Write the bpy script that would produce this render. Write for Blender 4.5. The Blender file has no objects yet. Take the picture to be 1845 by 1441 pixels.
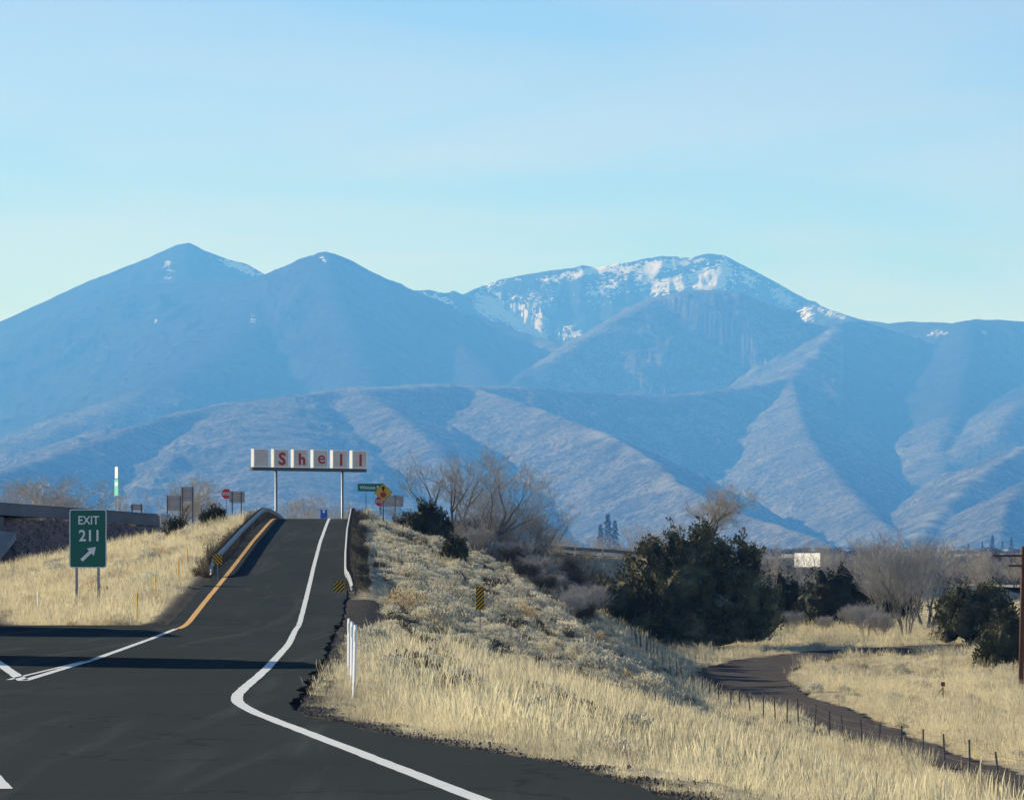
import bpy, bmesh, math, random
import numpy as np
from mathutils import Vector, Matrix

# ------------------------------------------------------------------ basics
scn = bpy.context.scene
col = scn.collection
F = 8000.0            # focal length of the photograph in its own pixels
CX, HY, CAMZ = 922.5, 1030.0, 1.8
R = math.radians
rng = random.Random(7)
npr = np.random.default_rng(11)

# ------------------------------------------------------------------ camera
cam_d = bpy.data.cameras.new('camera')
cam = bpy.data.objects.new('camera', cam_d)
col.objects.link(cam)
cam.location = (0, 0, CAMZ)
cam.rotation_euler = (R(90), 0, 0)
cam_d.sensor_fit = 'HORIZONTAL'
cam_d.sensor_width = 36
cam_d.lens = 36 * F / 1845
cam_d.shift_y = (HY - 720.5) / 1845
cam_d.clip_start = 1
cam_d.clip_end = 120000
scn.camera = cam

# ------------------------------------------------------------------ light
SUN_AZ, SUN_EL = 55, 22          # degrees left of the view axis, above the horizon
to_sun = Vector((-math.sin(R(SUN_AZ)) * math.cos(R(SUN_EL)), math.cos(R(SUN_AZ)) * math.cos(R(SUN_EL)), math.sin(R(SUN_EL))))
sd = bpy.data.lights.new('sun', 'SUN')
sd.energy = 5.0
sd.angle = R(0.5)
sd.color = (1.0, 0.95, 0.87)
sun = bpy.data.objects.new('sun', sd)
col.objects.link(sun)
sun.rotation_euler = (-to_sun).to_track_quat('-Z', 'Y').to_euler()
sun.location = (-50, 30, 60)

world = bpy.data.worlds.new('World')
scn.world = world
world.use_nodes = True
wn = world.node_tree
wn.nodes.clear()
wo = wn.nodes.new('ShaderNodeOutputWorld')
bg = wn.nodes.new('ShaderNodeBackground')
sky = wn.nodes.new('ShaderNodeTexSky')
sky.sky_type = 'NISHITA'
sky.sun_disc = False
sky.sun_elevation = R(SUN_EL)
sky.sun_rotation = R(-SUN_AZ)
sky.altitude = 1900
sky.air_density = 0.65
sky.dust_density = 0.0
sky.ozone_density = 3.8
bg.inputs[1].default_value = 0.113
# thin cirrus, spread evenly over the whole dome
tc = wn.nodes.new('ShaderNodeTexCoord')
sep = wn.nodes.new('ShaderNodeSeparateXYZ')
wn.links.new(tc.outputs['Generated'], sep.inputs[0])
mp = wn.nodes.new('ShaderNodeMapping')
mp.inputs['Scale'].default_value = (5, 5, 32)
mp.inputs['Rotation'].default_value = (0, R(-9), 0)
wn.links.new(tc.outputs['Generated'], mp.inputs[0])
nz = wn.nodes.new('ShaderNodeTexNoise')
nz.inputs['Scale'].default_value = 1.0
nz.inputs['Detail'].default_value = 4
nz.inputs['Roughness'].default_value = 0.5
nz.inputs['Distortion'].default_value = 0.4
wn.links.new(mp.outputs[0], nz.inputs['Vector'])
rp = wn.nodes.new('ShaderNodeMapRange')
rp.inputs[1].default_value = 0.42
rp.inputs[2].default_value = 0.60
rp.inputs[3].default_value = 0.0
rp.inputs[4].default_value = 1.0
wn.links.new(nz.outputs[0], rp.inputs[0])
veil = wn.nodes.new('ShaderNodeMix')
veil.data_type = 'RGBA'
veil.blend_type = 'MULTIPLY'
veil.inputs[0].default_value = 1.0
wn.links.new(sky.outputs[0], veil.inputs[6])
veil.inputs[7].default_value = (1.34, 1.06, .95, 1)
mixc = wn.nodes.new('ShaderNodeMix')
mixc.data_type = 'RGBA'
wn.links.new(rp.outputs[0], mixc.inputs[0])
wn.links.new(sky.outputs[0], mixc.inputs[6])
wn.links.new(veil.outputs[2], mixc.inputs[7])
wn.links.new(mixc.outputs[2], bg.inputs[0])
wn.links.new(bg.outputs[0], wo.inputs[0])

scn.view_settings.view_transform = 'Standard'
scn.view_settings.look = 'None'
scn.view_settings.gamma = 1
scn.view_settings.exposure = 0.6
scn.render.engine = 'CYCLES'
scn.cycles.use_denoising = True
scn.cycles.max_bounces = 6
scn.cycles.transparent_max_bounces = 12
scn.cycles.volume_bounces = 2

# ------------------------------------------------------------------ helpers
def at(px, py, Y):
    """the point of the place seen at photograph pixel px, py at distance Y"""
    return Vector(((px - CX) / F * Y, Y, CAMZ + (HY - py) / F * Y))

def mkobj(name, verts, faces, mat=None, parent=None, smooth=False, loc=None):
    me = bpy.data.meshes.new(name)
    me.from_pydata([tuple(v) for v in verts], [], faces)
    me.update()
    if smooth:
        me.polygons.foreach_set('use_smooth', [True] * len(me.polygons))
    if mat is not None:
        for m in (mat if isinstance(mat, (list, tuple)) else [mat]):
            me.materials.append(m)
    o = bpy.data.objects.new(name, me)
    col.objects.link(o)
    if parent is not None:
        o.parent = parent
    if loc is not None:
        o.location = loc
    return o

def mkobj_np(name, V, Fq, mat, parent=None, smooth=True, attrs=None):
    """large meshes straight from numpy arrays (V n x 3, Fq m x k)"""
    me = bpy.data.meshes.new(name)
    n, m, k = len(V), len(Fq), Fq.shape[1]
    me.vertices.add(n)
    me.vertices.foreach_set('co', np.ascontiguousarray(V, dtype=np.float32).ravel())
    me.loops.add(m * k)
    me.loops.foreach_set('vertex_index', np.ascontiguousarray(Fq, dtype=np.int32).ravel())
    me.polygons.add(m)
    me.polygons.foreach_set('loop_start', np.arange(m, dtype=np.int32) * k)
    if smooth:
        me.polygons.foreach_set('use_smooth', np.ones(m, dtype=bool))
    me.update(calc_edges=True)
    me.validate()
    for nm, a in (attrs or {}).items():
        at_ = me.attributes.new(nm, 'FLOAT', 'POINT')
        at_.data.foreach_set('value', np.ascontiguousarray(a, dtype=np.float32))
    if mat is not None:
        me.materials.append(mat)
    o = bpy.data.objects.new(name, me)
    col.objects.link(o)
    if parent is not None:
        o.parent = parent
    return o

def tag(o, label=None, cat=None, group=None, kind=None):
    if label: o['label'] = label
    if cat: o['category'] = cat
    if group: o['group'] = group
    if kind: o['kind'] = kind
    return o

def empty(name, loc, rz=0.0):
    o = bpy.data.objects.new(name, None)
    col.objects.link(o)
    o.location = loc
    o.rotation_euler = (0, 0, rz)
    o.empty_display_size = 0.3
    return o

def smoothstep(a, b, x):
    t = np.clip((x - a) / (b - a), 0, 1)
    return t * t * (3 - 2 * t)

def smax(a, b, k):
    h = np.clip(0.5 + 0.5 * (a - b) / k, 0, 1)
    return b * (1 - h) + a * h + k * h * (1 - h)

def vnoise(x, y, seed=0):
    """value noise on arrays, about -1..1"""
    xi, yi = np.floor(x).astype(np.int64), np.floor(y).astype(np.int64)
    xf, yf = x - xi, y - yi
    u, v = xf * xf * xf * (xf * (xf * 6 - 15) + 10), yf * yf * yf * (yf * (yf * 6 - 15) + 10)
    def h(a, b):
        n = (a * 374761393 + b * 668265263 + seed * 1442695041) & 0x7fffffff
        n = ((n ^ (n >> 13)) * 1274126177) & 0x7fffffff
        n = n ^ (n >> 16)
        return (n & 0xffff) / 32767.5 - 1
    return (h(xi, yi) * (1 - u) + h(xi + 1, yi) * u) * (1 - v) + (h(xi, yi + 1) * (1 - u) + h(xi + 1, yi + 1) * u) * v

def fbm(x, y, oct=4, seed=0, ridged=False):
    s, a, t = 0, 1.0, 0
    for i in range(oct):
        n = vnoise(x, y, seed + i * 17)
        if ridged:
            n = 1 - 2 * np.abs(n)
        s = s + a * n
        t += a
        a *= 0.5
        x, y = x * 2.03 + 13.7, y * 2.03 + 7.1
    return s / t

def path_dist(X, Y, pts):
    """plan distance to a polyline, the interpolated third value there, and the signed side"""
    best = np.full(X.shape, 1e12)
    hz = np.zeros(X.shape)
    sg = np.zeros(X.shape)
    for (x0, y0, z0), (x1, y1, z1) in zip(pts[:-1], pts[1:]):
        dx, dy = x1 - x0, y1 - y0
        L2 = dx * dx + dy * dy + 1e-9
        t = np.clip(((X - x0) * dx + (Y - y0) * dy) / L2, 0, 1)
        d = (X - x0 - t * dx) ** 2 + (Y - y0 - t * dy) ** 2
        m = d < best
        best = np.where(m, d, best)
        hz = np.where(m, z0 + t * (z1 - z0), hz)
        sg = np.where(m, np.sign((X - x0) * dy - (Y - y0) * dx), sg)
    return np.sqrt(best), hz, sg

def grid_faces(nr, nc):
    i = np.arange(nr - 1)[:, None] * nc + np.arange(nc - 1)[None, :]
    i = i.ravel()
    return np.stack([i, i + 1, i + nc + 1, i + nc], 1)

# ------------------------------------------------------------------ material helpers
class NT:
    def __init__(self, name):
        self.m = bpy.data.materials.new(name)
        self.m.use_nodes = True
        self.t = self.m.node_tree
        self.p = self.t.nodes['Principled BSDF']
        self.out = self.t.nodes['Material Output']
        self.p.inputs['Roughness'].default_value = 0.8
        self.p.inputs['Specular IOR Level'].default_value = 0.2
    def n(self, typ, **kw):
        nd = self.t.nodes.new(typ)
        for k, v in kw.items():
            setattr(nd, k, v)
        return nd
    def l(self, a, b):
        self.t.links.new(a, b)
    def noise(self, scale, detail=4, rough=0.55, coord='Object', stretch=None, dist=0.0):
        c = self.n('ShaderNodeTexCoord')
        src = c.outputs[coord]
        if stretch:
            mp_ = self.n('ShaderNodeMapping')
            mp_.inputs['Scale'].default_value = stretch
            self.l(src, mp_.inputs[0])
            src = mp_.outputs[0]
        nz_ = self.n('ShaderNodeTexNoise')
        nz_.inputs['Scale'].default_value = scale
        nz_.inputs['Detail'].default_value = detail
        nz_.inputs['Roughness'].default_value = rough
        nz_.inputs['Distortion'].default_value = dist
        self.l(src, nz_.inputs['Vector'])
        return nz_.outputs['Fac']
    def attr(self, name):
        a = self.n('ShaderNodeAttribute')
        a.attribute_name = name
        return a.outputs['Fac']
    def ramp(self, fac, stops):
        r_ = self.n('ShaderNodeValToRGB')
        e = r_.color_ramp.elements
        while len(e) < len(stops):
            e.new(0.5)
        for el, (p_, c_) in zip(e, stops):
            el.position = p_
            el.color = (*c_, 1) if len(c_) == 3 else c_
        self.l(fac, r_.inputs[0])
        return r_.outputs[0]
    def mrange(self, v, a, b, c=0.0, d=1.0):
        r_ = self.n('ShaderNodeMapRange')
        for i, x in zip((1, 2, 3, 4), (a, b, c, d)):
            r_.inputs[i].default_value = x
        self.l(v, r_.inputs[0])
        return r_.outputs[0]
    def math(self, op, a, b=None):
        r_ = self.n('ShaderNodeMath', operation=op)
        for i, x in enumerate((a, b)):
            if x is None: continue
            if isinstance(x, (int, float)): r_.inputs[i].default_value = x
            else: self.l(x, r_.inputs[i])
        return r_.outputs[0]
    def mix(self, fac, a, b):
        r_ = self.n('ShaderNodeMix', data_type='RGBA')
        for i, x in ((0, fac), (6, a), (7, b)):
            if isinstance(x, (int, float)): r_.inputs[i].default_value = x
            elif isinstance(x, tuple): r_.inputs[i].default_value = (*x, 1) if len(x) == 3 else x
            else: self.l(x, r_.inputs[i])
        return r_.outputs[2]
    def base(self, c):
        if isinstance(c, tuple): self.p.inputs['Base Color'].default_value = (*c, 1)
        else: self.l(c, self.p.inputs['Base Color'])
    def bump(self, h, strength=0.4, dist=0.05):
        b = self.n('ShaderNodeBump')
        b.inputs['Strength'].default_value = strength
        b.inputs['Distance'].default_value = dist
        self.l(h, b.inputs['Height'])
        self.l(b.outputs[0], self.p.inputs['Normal'])

def simple(name, c, rough=0.7, var=0.0, scale=3.0, metal=0.0, spec=0.25):
    t = NT(name)
    t.p.inputs['Roughness'].default_value = rough
    t.p.inputs['Metallic'].default_value = metal
    t.p.inputs['Specular IOR Level'].default_value = spec
    if var > 0:
        n_ = t.noise(scale, 5, 0.65)
        t.base(t.ramp(n_, [(0.25, tuple(x * (1 - var) for x in c)), (0.75, tuple(min(1, x * (1 + var)) for x in c))]))
    else:
        t.base(c)
    return t.m

def leafy(name, c, var=0.3, scale=2.0, trans=0.25, tip=None, tipz=None):
    """thin foliage: diffuse with some light passing through, varied in space and between objects"""
    t = NT(name)
    t.p.inputs['Roughness'].default_value = 0.75
    n_ = t.noise(scale, 3, 0.6)
    oi = t.n('ShaderNodeObjectInfo')
    f = t.math('ADD', n_, t.math('MULTIPLY', t.math('SUBTRACT', oi.outputs['Random'], 0.5), 0.35))
    cc = t.ramp(f, [(0.22, tuple(x * (1 - var) for x in c)), (0.5, c), (0.78, tuple(min(1, x * (1 + var)) for x in (tip or c)))])
    t.base(cc)
    tr = t.n('ShaderNodeBsdfTranslucent')
    t.l(cc, tr.inputs[0])
    ms = t.n('ShaderNodeMixShader')
    ms.inputs[0].default_value = trans
    t.l(t.p.outputs[0], ms.inputs[1])
    t.l(tr.outputs[0], ms.inputs[2])
    t.l(ms.outputs[0], t.out.inputs[0])
    return t.m

# ================================================================== THE SETTING
# ------------------------------------------------------------------ mountains
def ridge(pts):
    out = []
    z = None
    for p in pts:
        z = p[2] if len(p) > 2 else z
        v = at(p[0], p[1], z * 1000)
        out.append((v.x, v.y, v.z))
    return out
RIDGES = [  # crest lines with distance in km, side slope, rounding of the crest in m
    ([(-900, 900, 27), (-400, 742), (-200, 665), (0, 578), (150, 510), (270, 462), (318, 440), (340, 436), (366, 449), (410, 465), (445, 474), (480, 494), (560, 560)], .56, 12),
    ([(-300, 730, 25.6), (-100, 645), (60, 585), (150, 552), (260, 513, 25), (350, 508, 24.8), (430, 506, 24.5)], .50, 60),
    ([(420, 530, 24.4), (480, 493, 24), (540, 468, 23.8), (576, 456, 23.6), (588, 453), (602, 459), (640, 481), (700, 512, 23.8), (735, 523, 24), (760, 545, 24.2)], .60, 10),
    ([(588, 454, 23.6), (604, 530, 22.7), (640, 620, 21.6), (665, 700, 20.6)], .52, 60),
    ([(480, 494, 24), (455, 570, 22.8), (400, 635, 21.5), (300, 688, 20), (180, 740, 18.6), (40, 800, 17.4), (-150, 860, 16)], .42, 90),
    ([(735, 525, 24), (795, 590, 23), (860, 650, 21.8), (905, 705, 20.8)], .50, 60),
    ([(735, 526, 26.5), (748, 521), (770, 520), (800, 526), (815, 523), (832, 531, 27), (860, 540, 27.5)], .6, 8),
    ([(800, 560, 28), (832, 531, 28), (870, 515, 28.3), (900, 504), (950, 494), (1000, 486), (1030, 483), (1048, 477), (1075, 482), (1130, 472), (1190, 461), (1245, 464), (1275, 457), (1305, 459), (1340, 477), (1400, 510), (1450, 540, 28), (1500, 560, 27), (1550, 576, 26), (1600, 582, 25.5), (1640, 579, 25), (1720, 582, 24.5), (1760, 575, 24), (1800, 576, 24), (1845, 579), (1950, 603), (2100, 650), (2350, 760), (2700, 920)], .52, 6),
    ([(740, 560, 24.6), (850, 566, 24), (930, 596, 23.5), (1000, 618, 23), (1060, 632, 22.8)], .45, 25),
    ([(890, 712, 20.6), (930, 689, 21.2), (1000, 645, 22), (1100, 583, 22.5), (1180, 537, 23), (1225, 525), (1280, 523), (1330, 525), (1380, 546), (1440, 580, 23.2), (1500, 583, 23), (1545, 578, 23.5)], .46, 40),
    ([(1505, 583, 23), (1468, 635, 21.6), (1425, 680, 20), (1330, 698, 19.4), (1200, 712, 18.9), (1100, 709, 18.4), (1020, 704, 18), (930, 697, 17.5), (780, 692, 17), (620, 699, 16.5), (480, 718, 16), (330, 741, 15.5), (250, 765, 15), (150, 800, 14.2), (40, 838, 13), (-150, 880, 12)], .50, 30),
    ([(860, 702, 17.2), (930, 722, 16.2), (1000, 747, 15.4), (1100, 785, 14.2), (1180, 833, 13.2), (1222, 872, 12.5), (1330, 925, 11.5), (1480, 972, 10.4)], .56, 14),
    ([(640, 702, 16.5), (705, 738, 15.5), (765, 790, 14.3), (830, 868, 12.8), (890, 950, 11.5)], .52, 40),
    ([(480, 722, 16), (500, 800, 13.8), (560, 880, 12), (600, 950, 11)], .30, 160),
    ([(1425, 682, 20), (1438, 740, 18.5), (1455, 790, 17), (1512, 865, 15), (1572, 930, 13.2), (1640, 975, 11.8)], .55, 20),
    ([(1745, 578, 24), (1738, 650, 22), (1722, 720, 20), (1692, 800, 18), (1700, 880, 16)], .52, 40),
    ([(2100, 700, 17), (1960, 760, 15.4), (1845, 806, 14.5), (1760, 855, 13.8), (1692, 922, 12.7), (1650, 968, 11.6)], .50, 25),
    ([(1990, 640, 22), (1900, 680, 20.5), (1830, 730, 19), (1790, 790, 17.5)], .48, 40),
    ([(1845, 868, 12.6), (1815, 905, 11.9), (1800, 960, 11)], .55, 15),
]
def plain(Y):
    return np.where(Y < 700, 0, 0.0058 * (Y - 700)) - 1.5 * smoothstep(250, 700, Y)

def build_mountains():
    u = np.concatenate([np.linspace(-.34, -.135, 60)[:-1], np.linspace(-.135, .135, 760), np.linspace(.135, .34, 60)[1:]])
    Y = np.concatenate([np.linspace(8600, 21000, 210)[:-1], np.linspace(21000, 29200, 230)[:-1], np.linspace(29200, 33500, 24)])
    U, YY = np.meshgrid(u, Y)
    X = U * YY
    wx = X + 90 * fbm(X / 700, YY / 700, 3, 5)
    wy = YY + 110 * fbm(X / 700, YY / 700, 3, 9)
    H = plain(YY) + 12 * fbm(X / 900, YY / 900, 4, 3)
    dmin = np.full(X.shape, 1e9)
    crest_grass_light = np.zeros(X.shape)  # pale crest grass, with sunlit crest streaks painted into the colour
    for ri, (pts, s, r0) in enumerate(RIDGES):
        p = ridge(pts)
        d, hz, _ = path_dist(X, YY, p)
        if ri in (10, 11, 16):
            crest_grass_light = np.maximum(crest_grass_light, smoothstep(48, 6, d + 45 * fbm(X / 120, YY / 120, 3, 61 + ri)) * smoothstep(-.15, .35, fbm(X / 420, YY / 420, 2, 66 + ri)))
            if ri == 10: crest_grass_light = np.maximum(crest_grass_light, smoothstep(90, 15, d) * ((CX + F * X / YY > 600) & (CX + F * X / YY < 950)))
        dw, hzw, _ = path_dist(wx, wy, p)
        k = smoothstep(60, 500, d)
        d = d * (1 - k) + dw * k
        hz = hz * (1 - k) + hzw * k
        h = hz - s * (np.sqrt(d * d + r0 * r0) - r0)
        dmin = np.minimum(dmin, np.where(h > H - 40, d, 1e9))
        H = smax(h, H, 10.0)
    dd = np.clip(dmin, 0, 1500)
    g = fbm(wx / 420, wy / 420, 5, 21, ridged=True)
    rel = smoothstep(15, 160, H - plain(YY))
    H = H + rel * (g - .2) * np.clip(dd * .18, 0, 60)
    H = H + rel * 16 * fbm(X / 170, YY / 170, 4, 23, ridged=True) * smoothstep(20, 200, dd)
    H = H + 5 * fbm(X / 60, YY / 60, 3, 31) * smoothstep(9000, 12000, YY)
    # what grows and lies where (kept with the slope, not with the light)
    px, py = CX + F * X / YY, HY - F * (H - CAMZ) / YY
    snow = np.zeros(X.shape)
    def blob(cx, cy, rx, ry, a, rot=0):
        c_, s_ = math.cos(R(rot)), math.sin(R(rot))
        ex, ey = (px - cx) * c_ + (py - cy) * s_, -(px - cx) * s_ + (py - cy) * c_
        return a * np.exp(-(ex / rx) ** 2 - (ey / ry) ** 2)
    far = smoothstep(25800, 26500, YY)
    for b in [(430, 480, 48, 9, 1.0, 22), (303, 478, 14, 14, .75), (303, 500, 10, 4, .75), (885, 553, 40, 30, 1.0, 30), (945, 583, 75, 24, 1.0, 28), (1000, 602, 60, 20, .9), (900, 510, 60, 5, .6, -12),
              (1070, 488, 90, 9, .95, -8), (1165, 492, 34, 26, .85, -40), (1210, 512, 70, 22, .8, -12), (1275, 505, 48, 26, 1.05), (1305, 490, 20, 32, .9), (1240, 470, 60, 8, .7), (1090, 520, 70, 30, .58, -20), (960, 540, 70, 30, .5, 0), (1180, 480, 90, 14, .9, -8), (1010, 500, 60, 14, .62, -10),
              (1410, 535, 42, 16, .8, 38), (1450, 565, 28, 22, .62, 50), (1500, 565, 50, 12, .55, 20), (1345, 500, 40, 20, .7, 35), (1580, 583, 60, 7, .5), (790, 540, 40, 12, .8, 15)]:
        snow = np.maximum(snow, blob(*b) * far)
    for b in [(582, 466, 9, 5, .8, 40), (455, 580, 7, 14, .6), (190, 625, 8, 5, .6), (280, 578, 10, 6, .5), (1690, 600, 30, 9, .5), (1770, 600, 14, 8, .55)]:
        snow = np.maximum(snow, blob(*b))
    conif = smoothstep(17500, 21000, YY) * (1 - smoothstep(60, 0, px - 520) * 0) 
    conif = conif * np.where((px > 960) & (px < 1520) & (YY > 17500) & (YY < 23600), 0.25, 1.0)
    low = smoothstep(900, 300, H)
    conif = np.clip(conif - .7 * low * smoothstep(700, 300, px) + .25 * fbm(X / 500, YY / 500, 4, 55), 0, 1)
    V = np.stack([X.ravel(), YY.ravel(), H.ravel()], 1)
    t = NT('mountain_slopes')
    t.p.inputs['Roughness'].default_value = 0.95
    t.p.inputs['Specular IOR Level'].default_value = 0.0
    n1 = t.noise(0.004, 9, 0.68)
    n2 = t.noise(1.0, 4, 0.65, stretch=(0.075, 0.05, 0.016), dist=.4)
    n3 = t.noise(0.012, 6, 0.7)
    grass = t.ramp(n1, [(0.3, (.085, .088, .07)), (0.5, (.19, .18, .14)), (0.7, (.33, .305, .235))])
    grass = t.mix(t.mrange(n2, .44, .56), t.mix(0.78, grass, (.03, .032, .027)), grass)
    forest = t.ramp(n3, [(0.3, (.016, .022, .018)), (0.7, (.06, .064, .054))])
    n4 = t.noise(0.011, 8, 0.72)
    grass = t.mix(t.mrange(n4, .50, .60, 0, .8), grass, (.035, .038, .032))
    cf = t.mrange(t.math('ADD', t.attr('conifer'), t.math('MULTIPLY', t.math('SUBTRACT', n2, 0.5), 1.2)), .25, .75)
    c = t.mix(cf, grass, forest)
    c = t.mix(t.math('MULTIPLY', t.attr('crest_grass_light'), t.mrange(n3, .35, .55)), c, (.27, .275, .215))  # pale grass and painted crest highlights
    sn = t.math('ADD', t.attr('snow'), t.math('MULTIPLY', t.math('SUBTRACT', t.noise(0.026, 9, 0.74, stretch=(1, .8, 1)), 0.5), 2.6))
    c = t.mix(t.mrange(sn, .53, .60), c, (.90, .91, .92))
    t.base(c)
    t.bump(t.noise(0.03, 7, 0.75), 0.8, 26)
    o = mkobj_np('mountains', V, grid_faces(len(Y), len(u)), t.m, attrs={'snow': snow.ravel(), 'conifer': conif.ravel(), 'crest_grass_light': crest_grass_light.ravel()})
    tag(o, kind='structure')
build_mountains()

# ------------------------------------------------------------------ lie of the land
def curve1(pts, sm=0.0):
    xs = np.array([p[0] for p in pts], float)
    ys = np.array([p[1] for p in pts], float)
    if sm <= 0:
        return lambda v: np.interp(v, xs, ys)
    g = np.arange(xs[0] - 30, xs[-1] + 30, 0.5)
    f = np.interp(g, xs, ys)
    k = np.exp(-(np.arange(-int(3 * sm / .5), int(3 * sm / .5) + 1) * .5 / sm) ** 2 / 2)
    k /= k.sum()
    n = len(k) // 2
    f = np.convolve(np.pad(f, n, mode='edge'), k, 'valid')
    return lambda v: np.interp(v, g, f)

yellow_x = curve1([(139.5, -10.54), (167.6, -11.53), (207, -13.0), (246, -14.38), (294, -15.9), (425, -20.1)])
white_x = curve1([(-60, 13.0), (0, 4.6), (35, -.25), (46.8, -1.89), (57, -3.33), (61, -3.80), (64, -4.0), (68.6, -4.14), (82, -4.54), (110.8, -5.57), (139.5, -6.79), (167.6, -7.78), (207, -9.25), (246, -10.62), (294, -12.15), (425, -16.3)], 2.2)
edge_x = curve1([(-60, 14.8), (0, 6.2), (30, 2.1), (37, 1.05), (42.3, .3), (49, -1.30), (57.6, -2.9), (70, -3.3), (90, -3.85), (144, -5.75), (172, -6.45), (207, -7.8), (246, -9.2), (294, -10.75), (425, -14.9)], 1.0)
ramp_z = curve1([(-60, 0), (147, 0), (157, .36), (167.6, .75), (187, 1.36), (207, 2.03), (246, 3.47), (285, 4.93), (296, 5.3), (304, 5.45), (318, 5.56), (345, 5.62), (372, 5.5), (430, 5.45)], 3.0)
nat_z = curve1([(-60, -3.0), (60, -3.4), (100, -3.75), (127, -3.9), (173, -4.35), (225, -4.65), (252, -4.3), (275, -3.6), (290, -3.0), (320, -2.5), (360, -2.0), (450, -1.4), (700, -1.5)], 4.0)
side_s = curve1([(-60, .22), (40, .22), (100, .26), (150, .31), (170, .33), (250, .33), (430, .33)], 5.0)
def main_x(Y):
    return -8.05 - .145 * (Y - 73.8)
CROSS = [(-39.0, 341.0, 5.95), (-31.6, 348.7, 5.5), (-17, 371, 5.4), (0.6, 409, 3.48), (6.9, 416, 3.1), (26.6, 440, 1.3), (30.7, 445, .95), (70, 490, -.8), (140, 545, -1.2)]
DIRT = [(13.7, 60, 0), (13.6, 100, 0), (13.4, 150, 0), (13.8, 200, 0), (12.9, 230, 0), (12.8, 250, 0), (14.2, 265, 0), (17.8, 277, 0), (24, 286, 0), (34, 296, 0), (60, 310, 0)]

def ground_z(X, Y, bare=False):
    X, Y = np.asarray(X, float), np.asarray(Y, float)
    rz, ex, mx = ramp_z(Y), edge_x(Y), main_x(Y)
    far = smoothstep(380, 430, Y)
    # right of the pavement
    d = np.maximum(X - ex, 0)
    hr = rz - .03 - .04 * np.minimum(d, 1) - side_s(Y) * np.maximum(d - 1, 0) - .20 * np.maximum(d - 10, 0)
    nr = nat_z(Y) + np.where(Y > 700, 0.0058 * (Y - 700), 0) + .16 * fbm(X / 9, Y / 9, 3, 71) + .6 * smoothstep(200, 420, Y) * fbm(X / 60, Y / 60, 2, 72)
    hr = smax(np.where(Y > 425, -99, hr), nr, .7)
    # left of the ramp, between it and the highway
    lx = np.where(Y > 147, yellow_x(Y) - .75, -1e4)
    dl = np.maximum(lx - X, 0)
    hl = rz - .05 - .21 * np.maximum(dl - .5, 0)
    nl = -.28 + .12 * fbm(X / 7, Y / 7, 3, 73) + np.where(Y > 700, 0.0058 * (Y - 700), 0)
    hl = smax(np.where(Y > 425, -99, hl), nl, .5)
    side = smoothstep(0, 1, (X - (lx + ex) * .5 * (Y > 147) - ex * (Y <= 147)) / 2 + .5)
    H = hl * (1 - side) + hr * side
    H = np.where((Y <= 147) & (X <= ex), -.02, H)
    # crossroad on its bank
    dc, zc, _ = path_dist(X, Y, CROSS)
    hc = zc - .05 - .58 * np.maximum(dc - 5.2, 0) + .25 * fbm(X / 3, Y / 3, 3, 75) * smoothstep(5.4, 7, dc)
    H = np.where(Y > 280, smax(hc, H, .4), H)
    H = H + .05 * fbm(X / 1.3, Y / 1.3, 3, 77) * (1 - smoothstep(300, 600, Y))
    ramp_in = (Y > 147) & (Y < 372) & (X > lx - .3) & (X < ex + .15)
    main_in = (X < np.where(Y > 147, mx + 2.2, ex + .1)) & (X > mx - 16)
    H = np.where((X <= mx - 16), np.minimum(H, -.1), H)
    if not bare:
        H = np.where(ramp_in, rz - .12, H)
        H = np.where(main_in, -.12, H)
        dd, _, _ = path_dist(X, Y, DIRT)
        H = H - .10 * smoothstep(2.9, 2.2, dd) * (Y < 330)
    return H

def gz(x, y):
    return float(ground_z(np.array([x]), np.array([y]))[0])

def on_ground(px, Y, dz=0.0):
    x = (px - CX) / F * Y
    return Vector((x, Y, gz(x, Y) + dz))

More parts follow.
